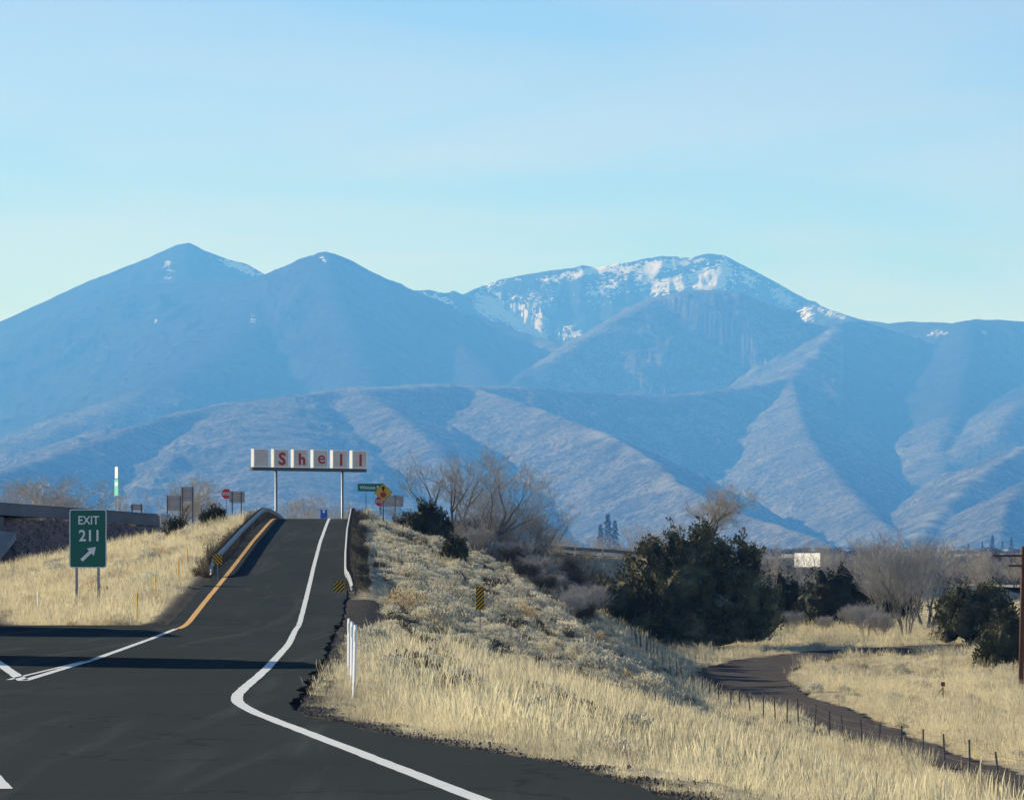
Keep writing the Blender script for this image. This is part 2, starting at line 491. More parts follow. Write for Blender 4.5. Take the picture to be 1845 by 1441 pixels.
def build_ground():
    u = np.concatenate([np.linspace(-1.2, -.2, 40)[:-1], np.linspace(-.2, -.125, 40)[:-1], np.linspace(-.125, .125, 300), np.linspace(.125, .2, 40)[1:], np.linspace(.2, 1.2, 40)[1:]])
    Y = np.concatenate([np.arange(-45, 30, 3.0), np.arange(30, 150, .8), np.arange(150, 460, 1.0), 460 * (9200 / 460) ** np.linspace(0, 1, 110)])
    U, YY = np.meshgrid(u, Y)
    X = U * (YY + 60)
    H = ground_z(X, YY)
    H = np.where(YY > 700, H + 6 * fbm(X / 400, YY / 400, 3, 81) * smoothstep(700, 2500, YY), H)
    d = X - edge_x(YY)
    grav = np.where((YY < 440) & (d > -.5), smoothstep(.75 + .35 * fbm(X / 1.5, YY / 1.5, 2, 83), .2, d), 0)
    gx = (X + 5.0) / 1.9
    grav = np.maximum(grav, np.where((YY > 118) & (YY < 170) & (d > -.5), smoothstep(2.6, 1.2, d + .5 * fbm(X / 2, YY / 4, 2, 84)), 0))
    lx = np.where(YY > 147, yellow_x(YY) - .75, 1e4)
    grav = np.maximum(grav, np.where((YY > 147) & (YY < 430) & (X < lx + .3), smoothstep(-1.0, -.1, X - lx), 0))
    grav = np.maximum(grav, np.where((X < main_x(YY) + 5) & (YY > 147), smoothstep(3.6, 2.4, X - main_x(YY)), 0))
    grav = np.maximum(grav, ((YY < 150.2) & (X < edge_x(YY))) * 1.0)
    dd, _, _ = path_dist(X, YY, DIRT)
    cind = smoothstep(.5, -.2, dd - np.interp(YY, [130, 165, 200, 225, 250], [.8, 1.2, 1.8, 2.4, 2.8]) + .5 * fbm(X / 1.2, YY / 1.2, 2, 85)) * (YY < 330)
    dc, zc, _ = path_dist(X, YY, CROSS)
    rock = np.where((X < -20) & (YY > 290), smoothstep(4.8, 6.2, dc) * smoothstep(15.5, 13.0, dc) * smoothstep(-25, -30, X), 0)
    t = NT('dry_ground')
    t.p.inputs['Roughness'].default_value = .95
    t.p.inputs['Specular IOR Level'].default_value = .05
    n1, n2 = t.noise(.5, 6, .65), t.noise(9, 5, .7)
    c = t.ramp(n1, [(.28, (.27, .235, .155)), (.5, (.42, .37, .25)), (.72, (.52, .465, .32))])
    c = t.mix(t.mrange(n2, .35, .75, 0, .5), c, (.16, .13, .09))
    c = t.mix(t.math('MULTIPLY', t.attr('rock'), 1.0), c, t.ramp(n2, [(.3, (.12, .075, .058)), (.6, (.28, .19, .15)), (.8, (.40, .30, .24))]))
    c = t.mix(t.attr('gravel'), c, t.ramp(n2, [(.3, (.022, .021, .02)), (.55, (.055, .052, .047)), (.8, (.11, .10, .088))]))
    c = t.mix(t.attr('cinder'), c, t.ramp(n2, [(.3, (.045, .03, .028)), (.7, (.085, .058, .052))]))
    t.base(c)
    t.bump(t.noise(12, 5, .7), .5, .06)
    V = np.stack([X.ravel(), YY.ravel(), H.ravel()], 1)
    o = mkobj_np('ground', V, grid_faces(len(Y), len(u)), t.m, attrs={'gravel': grav.ravel(), 'rock': rock.ravel(), 'cinder': cind.ravel()})
    tag(o, kind='structure')
build_ground()

# ------------------------------------------------------------------ pavement
def asphalt_mat():
    t = NT('asphalt')
    t.p.inputs['Roughness'].default_value = .88
    t.p.inputs['Specular IOR Level'].default_value = .0
    n1 = t.noise(.22, 5, .6, stretch=(1.0, .25, 1))
    n2 = t.noise(60, 4, .7)
    n3 = t.noise(.8, 4, .6, stretch=(2.2, .05, 1))
    c = t.ramp(n1, [(.25, (.033, .043, .044)), (.55, (.042, .053, .054)), (.8, (.058, .069, .070))])
    c = t.mix(t.mrange(n3, .42, .66, 0, .55), c, (.037, .047, .048))
    c = t.mix(t.mrange(n2, .3, .8, 0, .3), c, (.068, .074, .074))
    n5 = t.noise(1.0, 5, .6, stretch=(1.1, .035, 1), dist=.8)
    c = t.mix(t.mrange(n5, .54, .72, 0, .45), c, (.088, .098, .098))
    # tar-filled cracks
    vo = t.n('ShaderNodeTexVoronoi', feature='DISTANCE_TO_EDGE')
    vo.inputs['Scale'].default_value = .16
    tc_ = t.n('ShaderNodeTexCoord')
    wv = t.n('ShaderNodeVectorMath', operation='ADD')
    nn = t.n('ShaderNodeTexNoise')
    nn.inputs['Scale'].default_value = .9
    t.l(tc_.outputs['Object'], nn.inputs['Vector'])
    t.l(tc_.outputs['Object'], wv.inputs[0])
    sc_ = t.n('ShaderNodeVectorMath', operation='SCALE')
    sc_.inputs[3].default_value = 2.2
    t.l(nn.outputs['Color'], sc_.inputs[0])
    t.l(sc_.outputs[0], wv.inputs[1])
    t.l(wv.outputs[0], vo.inputs['Vector'])
    c = t.mix(t.mrange(vo.outputs['Distance'], .012, .004, 0, .4), c, (.020, .022, .022))
    t.base(c)
    t.bump(n2, .25, .01)
    return t.m
ASPHALT = asphalt_mat()

def rag(Y, seed):
    return .13 * fbm(Y / 2.2, Y * 0 + seed, 4, 91 + seed) + .05 * fbm(Y / .4, Y * 0 + seed, 2, 95 + seed)

def sheet(name, Ys, xl, xr, zf, mat, nc=8, parent=None):
    Ys = np.asarray(Ys, float)
    s = np.linspace(0, 1, nc)[None, :]
    X = xl(Ys)[:, None] * (1 - s) + xr(Ys)[:, None] * s
    YY = np.repeat(Ys[:, None], nc, 1)
    Z = zf(YY)
    V = np.stack([X.ravel(), YY.ravel(), Z.ravel()], 1)
    return mkobj_np(name, V, grid_faces(len(Ys), nc), mat, parent)

hw = sheet('highway', np.concatenate([np.arange(-45, 30, 5.), np.arange(30, 147.01, .35)]), lambda y: main_x(y) - 15.5, lambda y: edge_x(y) + rag(y, 1), lambda y: ramp_z(y), ASPHALT, 14)
tag(hw, kind='structure')
hw2 = sheet('highway_beyond_gore', np.arange(147.0, 560, 3.), lambda y: main_x(y) - 15.5, lambda y: main_x(y) + 1.9, lambda y: y * 0, ASPHALT, 6)
tag(hw2, kind='structure')
rp_ = sheet('exit_ramp', np.arange(147.0, 372, .5), lambda y: yellow_x(y) - .6 + rag(y, 2), lambda y: edge_x(y) + rag(y, 3) * (1 - smoothstep(165, 180, y)) + .05, lambda y: ramp_z(y), ASPHALT, 8)
tag(rp_, kind='structure')
# crossroad surface
def path_sheet(name, pts, half, mat, lift, step=2.0, zf=None, ragged=0.0):
    P = np.array(pts, float)
    seg = np.sqrt(((P[1:, :2] - P[:-1, :2]) ** 2).sum(1))
    s = np.concatenate([[0], np.cumsum(seg)])
    q = np.arange(0, s[-1], step)
    xy = np.stack([np.interp(q, s, P[:, i]) for i in range(3)], 1)
    k = np.ones(9) / 9
    if len(xy) > 20:
        for i in range(3):
            xy[:, i] = np.convolve(np.pad(xy[:, i], 4, mode='edge'), k, 'valid')
    tg = np.gradient(xy[:, :2], axis=0)
    tg /= np.linalg.norm(tg, axis=1)[:, None]
    nrm = np.stack([tg[:, 1], -tg[:, 0]], 1)
    nc = 7
    rows = []
    for j in range(nc):
        f = (j / (nc - 1) * 2 - 1)
        w = (half(xy[:, 1]) if callable(half) else half) * f
        if ragged and j in (0, nc - 1):
            w = w + ragged * fbm(q / 1.5, q * 0 + j, 3, 97)
        p = xy[:, :2] + nrm * (w[:, None] if np.ndim(w) else w)
        z = xy[:, 2] if zf is None else zf(p[:, 0], p[:, 1])
        rows.append(np.stack([p[:, 0], p[:, 1], z + lift], 1))
    V = np.stack(rows, 1).reshape(-1, 3)
    return mkobj_np(name, V, grid_faces(len(q), nc), mat), xy, nrm
cr, _, _ = path_sheet('crossroad', [(-95, 275, 6.6)] + [(-36.5, 343.5, 5.95)] + CROSS[1:], 4.4, ASPHALT, .06)
tag(cr, kind='structure')

def cinder_mat():
    t = NT('red_cinder')
    t.p.inputs['Roughness'].default_value = .95
    n1 = t.noise(.35, 5, .6, stretch=(1.6, .3, 1))
    n2 = t.noise(18, 5, .7)
    c = t.ramp(n1, [(.3, (.026, .021, .018)), (.55, (.042, .033, .028)), (.8, (.078, .064, .053))])
    c = t.mix(t.mrange(n2, .35, .75, 0, .5), c, (.035, .026, .025))
    t.base(c)
    t.bump(n2, .5, .04)
    return t.m
dr, _, _ = path_sheet('cinder_track', DIRT, curve1([(60, .6), (130, .75), (165, 1.15), (200, 1.7), (225, 2.3), (250, 2.7), (330, 2.2)]), cinder_mat(), .09, 1.0, ground_z, .5)
tag(dr, kind='structure')

# painted lines (children of the pavement they are painted on)
def paint_mat(name, c, wear=.3):
    t = NT(name)
    t.p.inputs['Roughness'].default_value = .65
    n_ = t.noise(30, 6, .8)
    n2 = t.noise(2.0, 4, .7)
    f = t.math('MULTIPLY', t.mrange(n_, .55, .75, 0, 1), t.mrange(n2, .35, .7, 0, wear * 2))
    t.base(t.mix(f, t.ramp(n2, [(.3, tuple(x * .86 for x in c)), (.7, c)]), (.09, .09, .085)))
    return t.m
P_WHITE = paint_mat('white_paint', (.70, .73, .70), .5)
P_WORN = paint_mat('worn_white_paint', (.68, .70, .68), .6)
P_YELLOW = paint_mat('yellow_paint', (.72, .40, .10), .35)
def line(name, Ys, xf, w, zf, mat, parent, sd):
    Ys = np.asarray(Ys, float)
    xs = xf(Ys)
    dx = np.gradient(xs, Ys)
    dy = np.ones_like(dx)
    L = np.sqrt(dx ** 2 + 1)
    nx, ny = dy / L, -dx / L
    e = .012 * fbm(Ys / .5, Ys * 0, 3, sd)
    A = np.stack([xs - nx * (w / 2 + e), Ys - ny * w / 2, zf(Ys) + .006], 1)
    B = np.stack([xs + nx * (w / 2 - e), Ys + ny * w / 2, zf(Ys) + .006], 1)
    V = np.stack([A, B], 1).reshape(-1, 3)
    return mkobj_np(name, V, grid_faces(len(Ys), 2), mat, parent)
zero = ramp_z
line('edge_line', np.arange(-40, 147, .4), white_x, .17, zero, P_WHITE, hw, 101)
line('edge_line', np.arange(147, 371, .5), white_x, .17, ramp_z, P_WHITE, rp_, 102)
gore = curve1([(73.8, -8.05), (93, -8.63), (120, -9.7), (140.5, -10.6)])
line('gore_line', np.arange(73.8, 140.3, .4), lambda y: gore(y) - .03, .16, zero, P_WORN, hw, 103)
line('gore_line', np.arange(74, 92, .4), lambda y: gore(y) - .34 + .0165 * (y - 74), .09, zero, P_WORN, hw, 104)
line('highway_edge_line', np.arange(73.4, 147, .6), lambda y: main_x(y) - .08, .20, zero, P_WHITE, hw, 105)
line('yellow_line', np.concatenate([np.arange(140.5, 147.3, .4)]), yellow_x, .19, zero, P_YELLOW, hw, 106)
line('yellow_line', np.arange(147.3, 371, .5), yellow_x, .19, ramp_z, P_YELLOW, rp_, 107)
for y0 in (24.6, 36.8, 49.0):
    line('lane_dash', np.arange(y0, y0 + 3.05, .3), lambda y: -4.20 - .16 * (y - 36.8), .14, zero, P_WHITE, hw, 108)
# ================================================================== THINGS
class MB:
    """collects simple solids into one mesh"""
    def __init__(self):
        self.v, self.f, self.mi = [], [], []
    def add(self, vs, fs, mi=0):
        o = len(self.v)
        self.v += [tuple(p) for p in vs]
        self.f += [tuple(i + o for i in f) for f in fs]
        self.mi += [mi] * len(fs)
    def box(self, c, s, mi=0, M=None):
        vs = [Vector((c[0] + sx * s[0] / 2, c[1] + sy * s[1] / 2, c[2] + sz * s[2] / 2)) for sz in (-1, 1) for sy in (-1, 1) for sx in (-1, 1)]
        if M is not None:
            vs = [M @ p for p in vs]
        self.add(vs, [(0, 2, 3, 1), (4, 5, 7, 6), (0, 1, 5, 4), (1, 3, 7, 5), (3, 2, 6, 7), (2, 0, 4, 6)], mi)
    def prism(self, poly, y0, y1, mi=0):
        """polygon in x,z drawn counter-clockwise seen from -y, between y0 (front) and y1"""
        n = len(poly)
        vs = [(x, y0, z) for x, z in poly] + [(x, y1, z) for x, z in poly]
        fs = [tuple(range(n)), tuple(range(2 * n - 1, n - 1, -1))] + [(i + n, (i + 1) % n + n, (i + 1) % n, i) for i in range(n)]
        self.add(vs, fs, mi)
    def tube(self, p0, p1, r0, r1=None, n=8, mi=0, cap=True):
        p0, p1 = Vector(p0), Vector(p1)
        r1 = r0 if r1 is None else r1
        d = (p1 - p0).normalized()
        a = d.orthogonal().normalized()
        b = d.cross(a)
        vs = [p + (a * math.cos(2 * math.pi * i / n) + b * math.sin(2 * math.pi * i / n)) * r for p, r in ((p0, r0), (p1, r1)) for i in range(n)]
        fs = [(i, (i + 1) % n, (i + 1) % n + n, i + n) for i in range(n)]
        if cap:
            fs += [tuple(range(n - 1, -1, -1)), tuple(range(n, 2 * n))]
        self.add(vs, fs, mi)
    def build(self, name, mat, parent=None, smooth=False, loc=None):
        o = mkobj(name, self.v, self.f, mat, parent, smooth, loc)
        if isinstance(mat, (list, tuple)):
            o.data.polygons.foreach_set('material_index', self.mi)
        return o

M_GALV = simple('galvanised_steel', (.27, .285, .29), .5, .2, 6, .4, .3)
M_RAIL = simple('weathered_guardrail_steel', (.21, .22, .225), .5, .15, 3, .35, .4)
M_POST = simple('dark_steel_post', (.12, .115, .11), .7, .25, 5, .2)
M_WOODPOST = simple('weathered_wood_post', (.10, .078, .058), .9, .3, 6)
M_GREEN = simple('green_sign_sheeting', (.006, .115, .075), .45, .06, 2, 0, .35)
M_GREEN2 = simple('green_street_sign_sheeting', (.006, .16, .08), .45, .06, 2, 0, .35)
M_WHITE = simple('white_sign_sheeting', (.74, .76, .74), .5, .05, 3, 0, .35)
M_SIGNBACK = simple('grey_sign_back', (.36, .35, .32), .6, .12, 2, .2)
M_RED = simple('red_sign_sheeting', (.50, .025, .035), .5, .08, 3, 0, .35)
M_YEL = simple('yellow_sign_sheeting', (.78, .42, .015), .5, .06, 3, 0, .35)
M_BLACK = simple('black_sign_film', (.012, .011, .01), .6)
M_BLUE = simple('blue_sign_sheeting', (.02, .10, .48), .5, .06, 3, 0, .35)
M_YPOST = simple('yellow_flexible_post', (.62, .36, .05), .6, .1, 4)
M_WPOST = simple('white_flexible_post', (.84, .86, .86), .5, .06, 4)
M_PANEL = simple('white_acrylic_panel', (.82, .82, .78), .45, .10, .8)
M_FACE = simple('shade_grey_sign_face', (.50, .48, .43), .5, .16, 1.2)  # box fronts greyer than their white sides; shade put into the colour
M_LETTER = simple('red_letter', (.36, .022, .028), .5, .12, 2)
M_CONC = simple('weathered_concrete', (.30, .285, .26), .9, .22, .8)
M_POLE = simple('creosoted_pole_wood', (.115, .052, .030), .85, .25, 3)

def text_mesh(body, size, mat, parent, x, y, z, bold=.02, rz=0.0, name='lettering', squeeze=1.0):
    """flat letters facing -y, centred on x, z"""
    cu = bpy.data.curves.new(name, 'FONT')
    cu.body = body
    cu.size = size
    cu.align_x, cu.align_y = 'CENTER', 'CENTER'
    cu.offset = bold * size
    cu.extrude = .003
    cu.resolution_u = 3
    tmp = bpy.data.objects.new(name, cu)
    col.objects.link(tmp)
    dg = bpy.context.evaluated_depsgraph_get()
    me = bpy.data.meshes.new_from_object(tmp.evaluated_get(dg))
    bpy.data.objects.remove(tmp)
    bpy.data.curves.remove(cu)
    me.name = name
    xs = [v.co.x for v in me.vertices]
    zs = [v.co.y for v in me.vertices]
    cx, cz = (min(xs) + max(xs)) / 2, (min(zs) + max(zs)) / 2
    for v in me.vertices:
        v.co = ((v.co.x - cx) * squeeze, -v.co.z, v.co.y - cz)
    me.materials.clear()
    me.materials.append(mat)
    o = bpy.data.objects.new(name, me)
    col.objects.link(o)
    o.parent = parent
    o.location = (x, y, z)
    o.rotation_euler = (0, 0, rz)
    return o

def rounded(w, h, r, n=4):
    pts = []
    for cx, cz, a0 in ((w / 2 - r, -h / 2 + r, -90), (w / 2 - r, h / 2 - r, 0), (-w / 2 + r, h / 2 - r, 90), (-w / 2 + r, -h / 2 + r, 180)):
        for i in range(n + 1):
            a = R(a0 + 90 * i / n)
            pts.append((cx + r * math.cos(a), cz + r * math.sin(a)))
    return pts

def plate(name, poly, mat, parent, y0, th=.004, z=0.0, x=0.0):
    m = MB()
    m.prism([(px_ + x, pz + z) for px_, pz in poly], y0 - th, y0)
    return m.build(name, mat, parent)

def sign_posts(root, xs, ztop, y=.03, r=.04, name='post', mat=None, below=.5):
    for x in xs:
        m = MB()
        m.box((x, y, (ztop - below) / 2), (r * 2, r * 1.4, ztop + below))
        m.build(name, mat or M_GALV, root)

# ------------------------------------------------------------------ exit sign
def exit_sign():
    Y = 186.0
    c = at(158.5, 970, Y)
    g = gz(c.x, Y)
    root = tag(empty('exit_sign', (c.x, Y, g), R(3)), 'tall green exit sign reading EXIT 211 with an arrow on two posts', 'road sign')
    W, H = 1.56, 2.46
    zc = c.z - g
    plate('panel', rounded(W, H, .12), M_GREEN, root, .0, .012, zc)
    m = MB()
    o_, i_ = rounded(W - .01, H - .01, .115), rounded(W - .085, H - .085, .08)
    n = len(o_)
    vs = [(x, -.017, z + zc) for x, z in o_] + [(x, -.017, z + zc) for x, z in i_] + [(x, -.012, z + zc) for x, z in o_] + [(x, -.012, z + zc) for x, z in i_]
    fs = []
    for i in range(n):
        j = (i + 1) % n
        fs += [(i, j, j + n, i + n), (i + 2 * n, j + 2 * n, j, i), (j + 3 * n, i + 3 * n, i + n, j + n)]
    m.add(vs, fs)
    m.build('border', M_WHITE, root)
    text_mesh('EXIT', .50, M_WHITE, root, .03, -.018, zc + 1.23 - .46, .012, squeeze=.86)
    text_mesh('211', .66, M_WHITE, root, .03, -.018, zc + 1.23 - 1.10, .018, name='exit_number', squeeze=.95)
    # arrow up to the right
    a = MB()
    pts = [(-.07, -.42), (.07, -.42), (.07, .08), (.21, .08), (0, .40), (-.21, .08), (-.07, .08)]
    cs, sn = math.cos(R(-47)), math.sin(R(-47))
    a.prism([(x * cs - z * sn + .04, x * sn + z * cs + zc - .62) for x, z in pts], -.018, -.012)
    a.build('arrow', M_WHITE, root)
    sign_posts(root, (-.47, .44), zc + 1.1, .04, .055)
    for dz in (-.8, .8):
        b = MB(); b.box((0, .012, zc + dz), (1.3, .02, .07)); b.build('stiffener', M_GALV, root)
exit_sign()

# ------------------------------------------------------------------ roadside sign with letter boxes
def letter_sign():
    th = R(35)
    root_p = at(556, 846, 430)
    g = gz(root_p.x, 430)
    root = tag(empty('letter_box_sign', (root_p.x, 430, g), th), 'long sign of six white boxes, five with red letters, on two tall poles', 'sign')
    zb = root_p.z - g
    m = MB(); m.box((0, 0, zb), (13.1, .5, .32)); m.build('beam', simple('dark_sign_beam', (.07, .075, .075), .6, .2, 2, .3), root)
    for i, ch in enumerate(('', 'S', 'h', 'e', 'l', 'l')):
        x = (i - 2.5) * 2.25 + .1
        b = MB(); b.box((x, 0, zb + 1.06), (1.70, .52, 1.76))
        bo = b.build('letter_box', M_PANEL, root)
        f = MB(); f.box((x, -.262, zb + 1.06), (1.56, .012, 1.60)); f.build('face', M_FACE, bo)
        if ch:
            text_mesh(ch, {'S': 1.62, 'h': 1.5, 'e': 1.75, 'l': 1.55}[ch], M_LETTER, bo, x + .1, -.275, zb + 1.0, .014 if ch == 'e' else .038, name='letter', squeeze=1.12)
    for x in (-3.7, 3.9):
        p = MB(); p.tube((x, 0, -1), (x, 0, zb - .1), .15, .12, 10); p.build('pole', M_GALV, root, True)
letter_sign()

# ------------------------------------------------------------------ stop signs and the plain sign backs
def octagon(r):
    return [(r / math.cos(R(22.5)) * math.cos(R(22.5 + 45 * i)), r / math.cos(R(22.5)) * math.sin(R(22.5 + 45 * i))) for i in range(8)]
def stop_sign(px, py, Y, label, rz=0.0):
    c = at(px, py, Y)
    g = gz(c.x, Y)
    root = tag(empty('stop_sign', (c.x, Y, g), rz), label, 'stop sign')
    z = c.z - g
    plate('border', octagon(.46), M_WHITE, root, 0, .004, z)
    plate('panel', octagon(.435), M_RED, root, -.004, .004, z)
    text_mesh('STOP', .38, M_WHITE, root, 0, -.010, z, .015, squeeze=.82)
    sign_posts(root, (0,), z + .3, .03, .035)
stop_sign(408, 889.5, 398, 'red stop sign left of the ramp, half behind a plain grey sign back')
stop_sign(684.5, 903, 396, 'red stop sign right of the ramp, mostly hidden behind the yellow diamond sign', R(-12))
def back_sign(px0, px1, py0, py1, Y, label, posts, rz=0.0, mat=None, name='sign_back', cat='road sign', py_=-.05):
    a, b = at(px0, py0, Y), at(px1, py1, Y)
    cx = (a.x + b.x) / 2
    g = gz(cx, Y)
    root = tag(empty(name, (cx, Y, g), rz), label, cat)
    w, h, zc = abs(b.x - a.x) / math.cos(rz), abs(a.z - b.z), (a.z + b.z) / 2 - g
    plate('panel', rounded(w, h, .05), mat or M_SIGNBACK, root, 0, .006, zc)
    sign_posts(root, [w * p for p in posts], zc + h / 2 - .02, py_, .05, mat=M_POST)
    for k in (-.25, .25):
        s = MB(); s.box((0, py_ * .4, zc + h * k), (w * .96, .02, .06)); s.build('stiffener', M_GALV, root)
    return root, w, h, zc
back_sign(413, 441, 885, 905.5, 392, 'wide plain grey sign back just right of the left stop sign', (-.3, .28))
back_sign(327, 349, 877, 903, 378, 'tall square grey sign back on two dark posts behind the left bank', (-.42, .42))
back_sign(301, 326, 893, 920, 385, 'low pale grey sign back beside the taller square one, left bank', (-.47, .47))
back_sign(236, 257, 908, 919, 372, 'small low grey sign back behind the green exit sign', (-.4, .4))
back_sign(684, 727, 892, 913, 402, 'plain grey sign back behind the yellow diamond sign, right of the ramp', (-.45, .15))

def edge_sign():
    c = at(210, 878, 388)
    g = gz(c.x, 388)
    root = tag(empty('guide_sign', (c.x, 388, g), R(-72)), 'narrow sunlit green sign with a white plate above it, seen almost edge on', 'road sign')
    z = c.z - g
    plate('panel', rounded(1.5, 1.45, .06), simple('teal_sign_sheeting', (.10, .50, .42), .5, .1, 2), root, 0, .02, z)
    plate('number_plate', rounded(1.1, 1.0, .05), M_WHITE, root, 0, .02, z + 1.3)
    plate('legend', rounded(1.0, .3, .03), M_WHITE, root, -.021, .004, z + .3)
    sign_posts(root, (-.6, .55), z + .7, .04, .05)
edge_sign()

def street_sign():
    c = at(668, 878, 390)
    g = gz(c.x, 390)
    root = tag(empty('street_name_sign', (c.x, 390, g), 0), 'long green street name sign reading Winona on a thin post', 'street sign')
    z = c.z - g
    plate('panel', rounded(2.3, .68, .05), M_GREEN2, root, 0, .006, z)
    text_mesh('Winona Rd', .42, M_WHITE, root, .0, -.012, z, .012)
    sign_posts(root, (-.42,), z + .3, .03, .035)
street_sign()

def diamond_sign():
    c = at(690.5, 887, 300)
    g = gz(c.x, 300)
    root = tag(empty('stop_ahead_sign', (c.x, 300, g), 0), 'yellow diamond sign with a red octagon and black arrow beside the right guardrail', 'warning sign')
    z = c.z - g
    r = .63
    plate('border', [(0, -r), (r, 0), (0, r), (-r, 0)], M_BLACK, root, 0, .004, z)
    plate('panel', [(0, -r + .03), (r - .03, 0), (0, r - .03), (-r + .03, 0)], M_YEL, root, -.004, .004, z)
    plate('octagon', octagon(.20), M_RED, root, -.008, .004, z - .16)
    plate('arrow', [(-.06, .10), (.06, .10), (.06, .26), (.17, .26), (0, .45), (-.17, .26), (-.06, .26)], M_BLACK, root, -.008, .004, z)
    sign_posts(root, (0,), z + .4, .03, .035, mat=M_POST)
diamond_sign()

def blue_sign():
    c = at(583.5, 924, 398)
    g = gz(c.x, 398)
    root = tag(empty('blue_sign', (c.x, 398, g), 0), 'small blue and white sign showing just over the crest of the ramp', 'road sign')
    z = c.z - g
    plate('panel', rounded(.62, .95, .05), M_BLUE, root, 0, .006, z)
    plate('symbol', rounded(.22, .26, .05), M_WHITE, root, -.006, .004, z + .14)
    plate('top_band', rounded(.56, .12, .02), M_WHITE, root, -.006, .004, z + .38)
    sign_posts(root, (0,), z + .4, .03, .035)
blue_sign()

def white_board(px0, px1, py0, py1, Y, label, mat, name, cat, rz=R(25)):
    root, w, h, zc = back_sign(px0, px1, py0, py1, Y, label, (-.38, .38), rz, mat, name, cat, .05)
white_board(1434, 1475, 996, 1021, 452, 'white rectangular signboard behind bare branches right of the big juniper', M_WHITE, 'white_signboard', 'signboard', R(-64))
white_board(914, 929, 929, 944, 455, 'small pale teal sign showing through the bare trees in the middle', simple('pale_teal_sheeting', (.22, .50, .44), .5, .1, 3), 'teal_sign', 'road sign', R(-40))

# ------------------------------------------------------------------ striped object markers
def marker(px, py, Y, w, h, label, flip, post_below=None):
    c = at(px, py, Y)
    g = gz(c.x, Y)
    root = tag(empty('object_marker', (c.x, Y, g), 0), label, 'marker')
    z = c.z - g
    plate('panel', rounded(w, h, .02), M_YEL, root, 0, .004, z)
    # black stripes clipped to the plate
    st = MB()
    pitch, bw = .152, .076
    sgn = -1 if flip else 1
    for k in range(-8, 9):
        o0 = k * pitch
        poly = [(-w / 2, o0 - sgn * w / 2), (w / 2, o0 + sgn * w / 2), (w / 2, o0 + sgn * w / 2 + bw), (-w / 2, o0 - sgn * w / 2 + bw)]
        def clip(p, lim, up):
            out = []
            for i in range(len(p)):
                a, b = p[i], p[(i + 1) % len(p)]
                ia, ib = (a[1] <= lim) == up, (b[1] <= lim) == up
                if ia: out.append(a)
                if ia != ib:
                    tt = (lim - a[1]) / (b[1] - a[1])
                    out.append((a[0] + tt * (b[0] - a[0]), lim))
            return out
        poly = clip(clip(poly, h / 2 - .004, True), -h / 2 + .004, False)
        if len(poly) >= 3:
            st.prism([(x * .985, q + z) for x, q in poly], -.008, -.0045)
    st.build('stripes', M_BLACK, root)
    sign_posts(root, (0,), z + h * .4, .03, .022, mat=M_GALV)
marker(392, 1007.5, 189, .40, .44, 'square black and yellow striped marker at the left guardrail end', True)
marker(611, 1056.5, 173, .40, .42, 'square black and yellow striped marker at the right guardrail end', False)
marker(865, 1077, 170, .32, .90, 'tall narrow black and yellow striped marker on a post in the grass', False)

# ------------------------------------------------------------------ delineator posts
def delineator(px, Y, h, mat, label, group, band=None, w=.09, lean=0.0):
    p = on_ground(px, Y, -.05)
    root = tag(empty('delineator_post', p, 0), label, 'post', group)
    root.rotation_euler = (0, lean, R(-58))
    m = MB()
    poly = [(-w / 2, 0), (w / 2, 0), (w / 2, h), (w * .3, h + .04), (-w * .3, h + .04), (-w / 2, h)]
    m.prism(poly, -.015, .015)
    m.build('stake', mat, root)
    b = MB(); b.box((0, -.019, h - .12), (w * .8, .006, .16)); b.build('reflector', band or M_WHITE, root)
    return root
for px, Y, h, l, lb in ((246, 150, 1.1, 0.02, 'yellow marker post nearest the green exit sign, lowest of four'), (280, 171, 1.08, -.01, 'yellow marker post second in the row beside the ramp'),
                        (321, 190, 1.1, .02, 'yellow marker post third in the row up the ramp'), (337, 205, 1.15, 0, 'yellow marker post farthest up the ramp, thinnest of four')):
    delineator(px, Y, h, M_YPOST, lb, 'yellow posts left of the ramp', M_YEL, .085, l)
delineator(68, 185, .98, M_WPOST, 'white marker post in the grass left of the exit sign', None)
for px, Y, h, l, lb in ((637, 66.0, 1.12, .045, 'tallest and nearest of three white posts at the ramp shoulder'), (633, 72, 1.06, .02, 'middle of three white posts standing close together at the ramp shoulder'),
                        (628, 80, 1.02, .01, 'farthest and shortest of three white posts at the ramp shoulder')):
    delineator(px, Y, h, M_WPOST, lb, 'white posts right of the ramp', None, .055, l)
def bare_post(px, Y, top_py, label):
    p = on_ground(px, Y, 0)
    t_ = at(px, top_py, Y).z - p.z
    root = tag(empty('steel_post', p), label, 'post')
    m = MB()
    m.box((0, 0, t_ / 2 - .2), (.055, .012, t_ + .4)); m.box((0, .02, t_ / 2 - .2), (.012, .04, t_ + .4))
    m.build('stake', M_POST, root)
bare_post(374.5, 208, 981, 'bare dark steel post without a sign left of the left guardrail')
bare_post(640, 173, 1008, 'bare thin post beside the right striped marker')

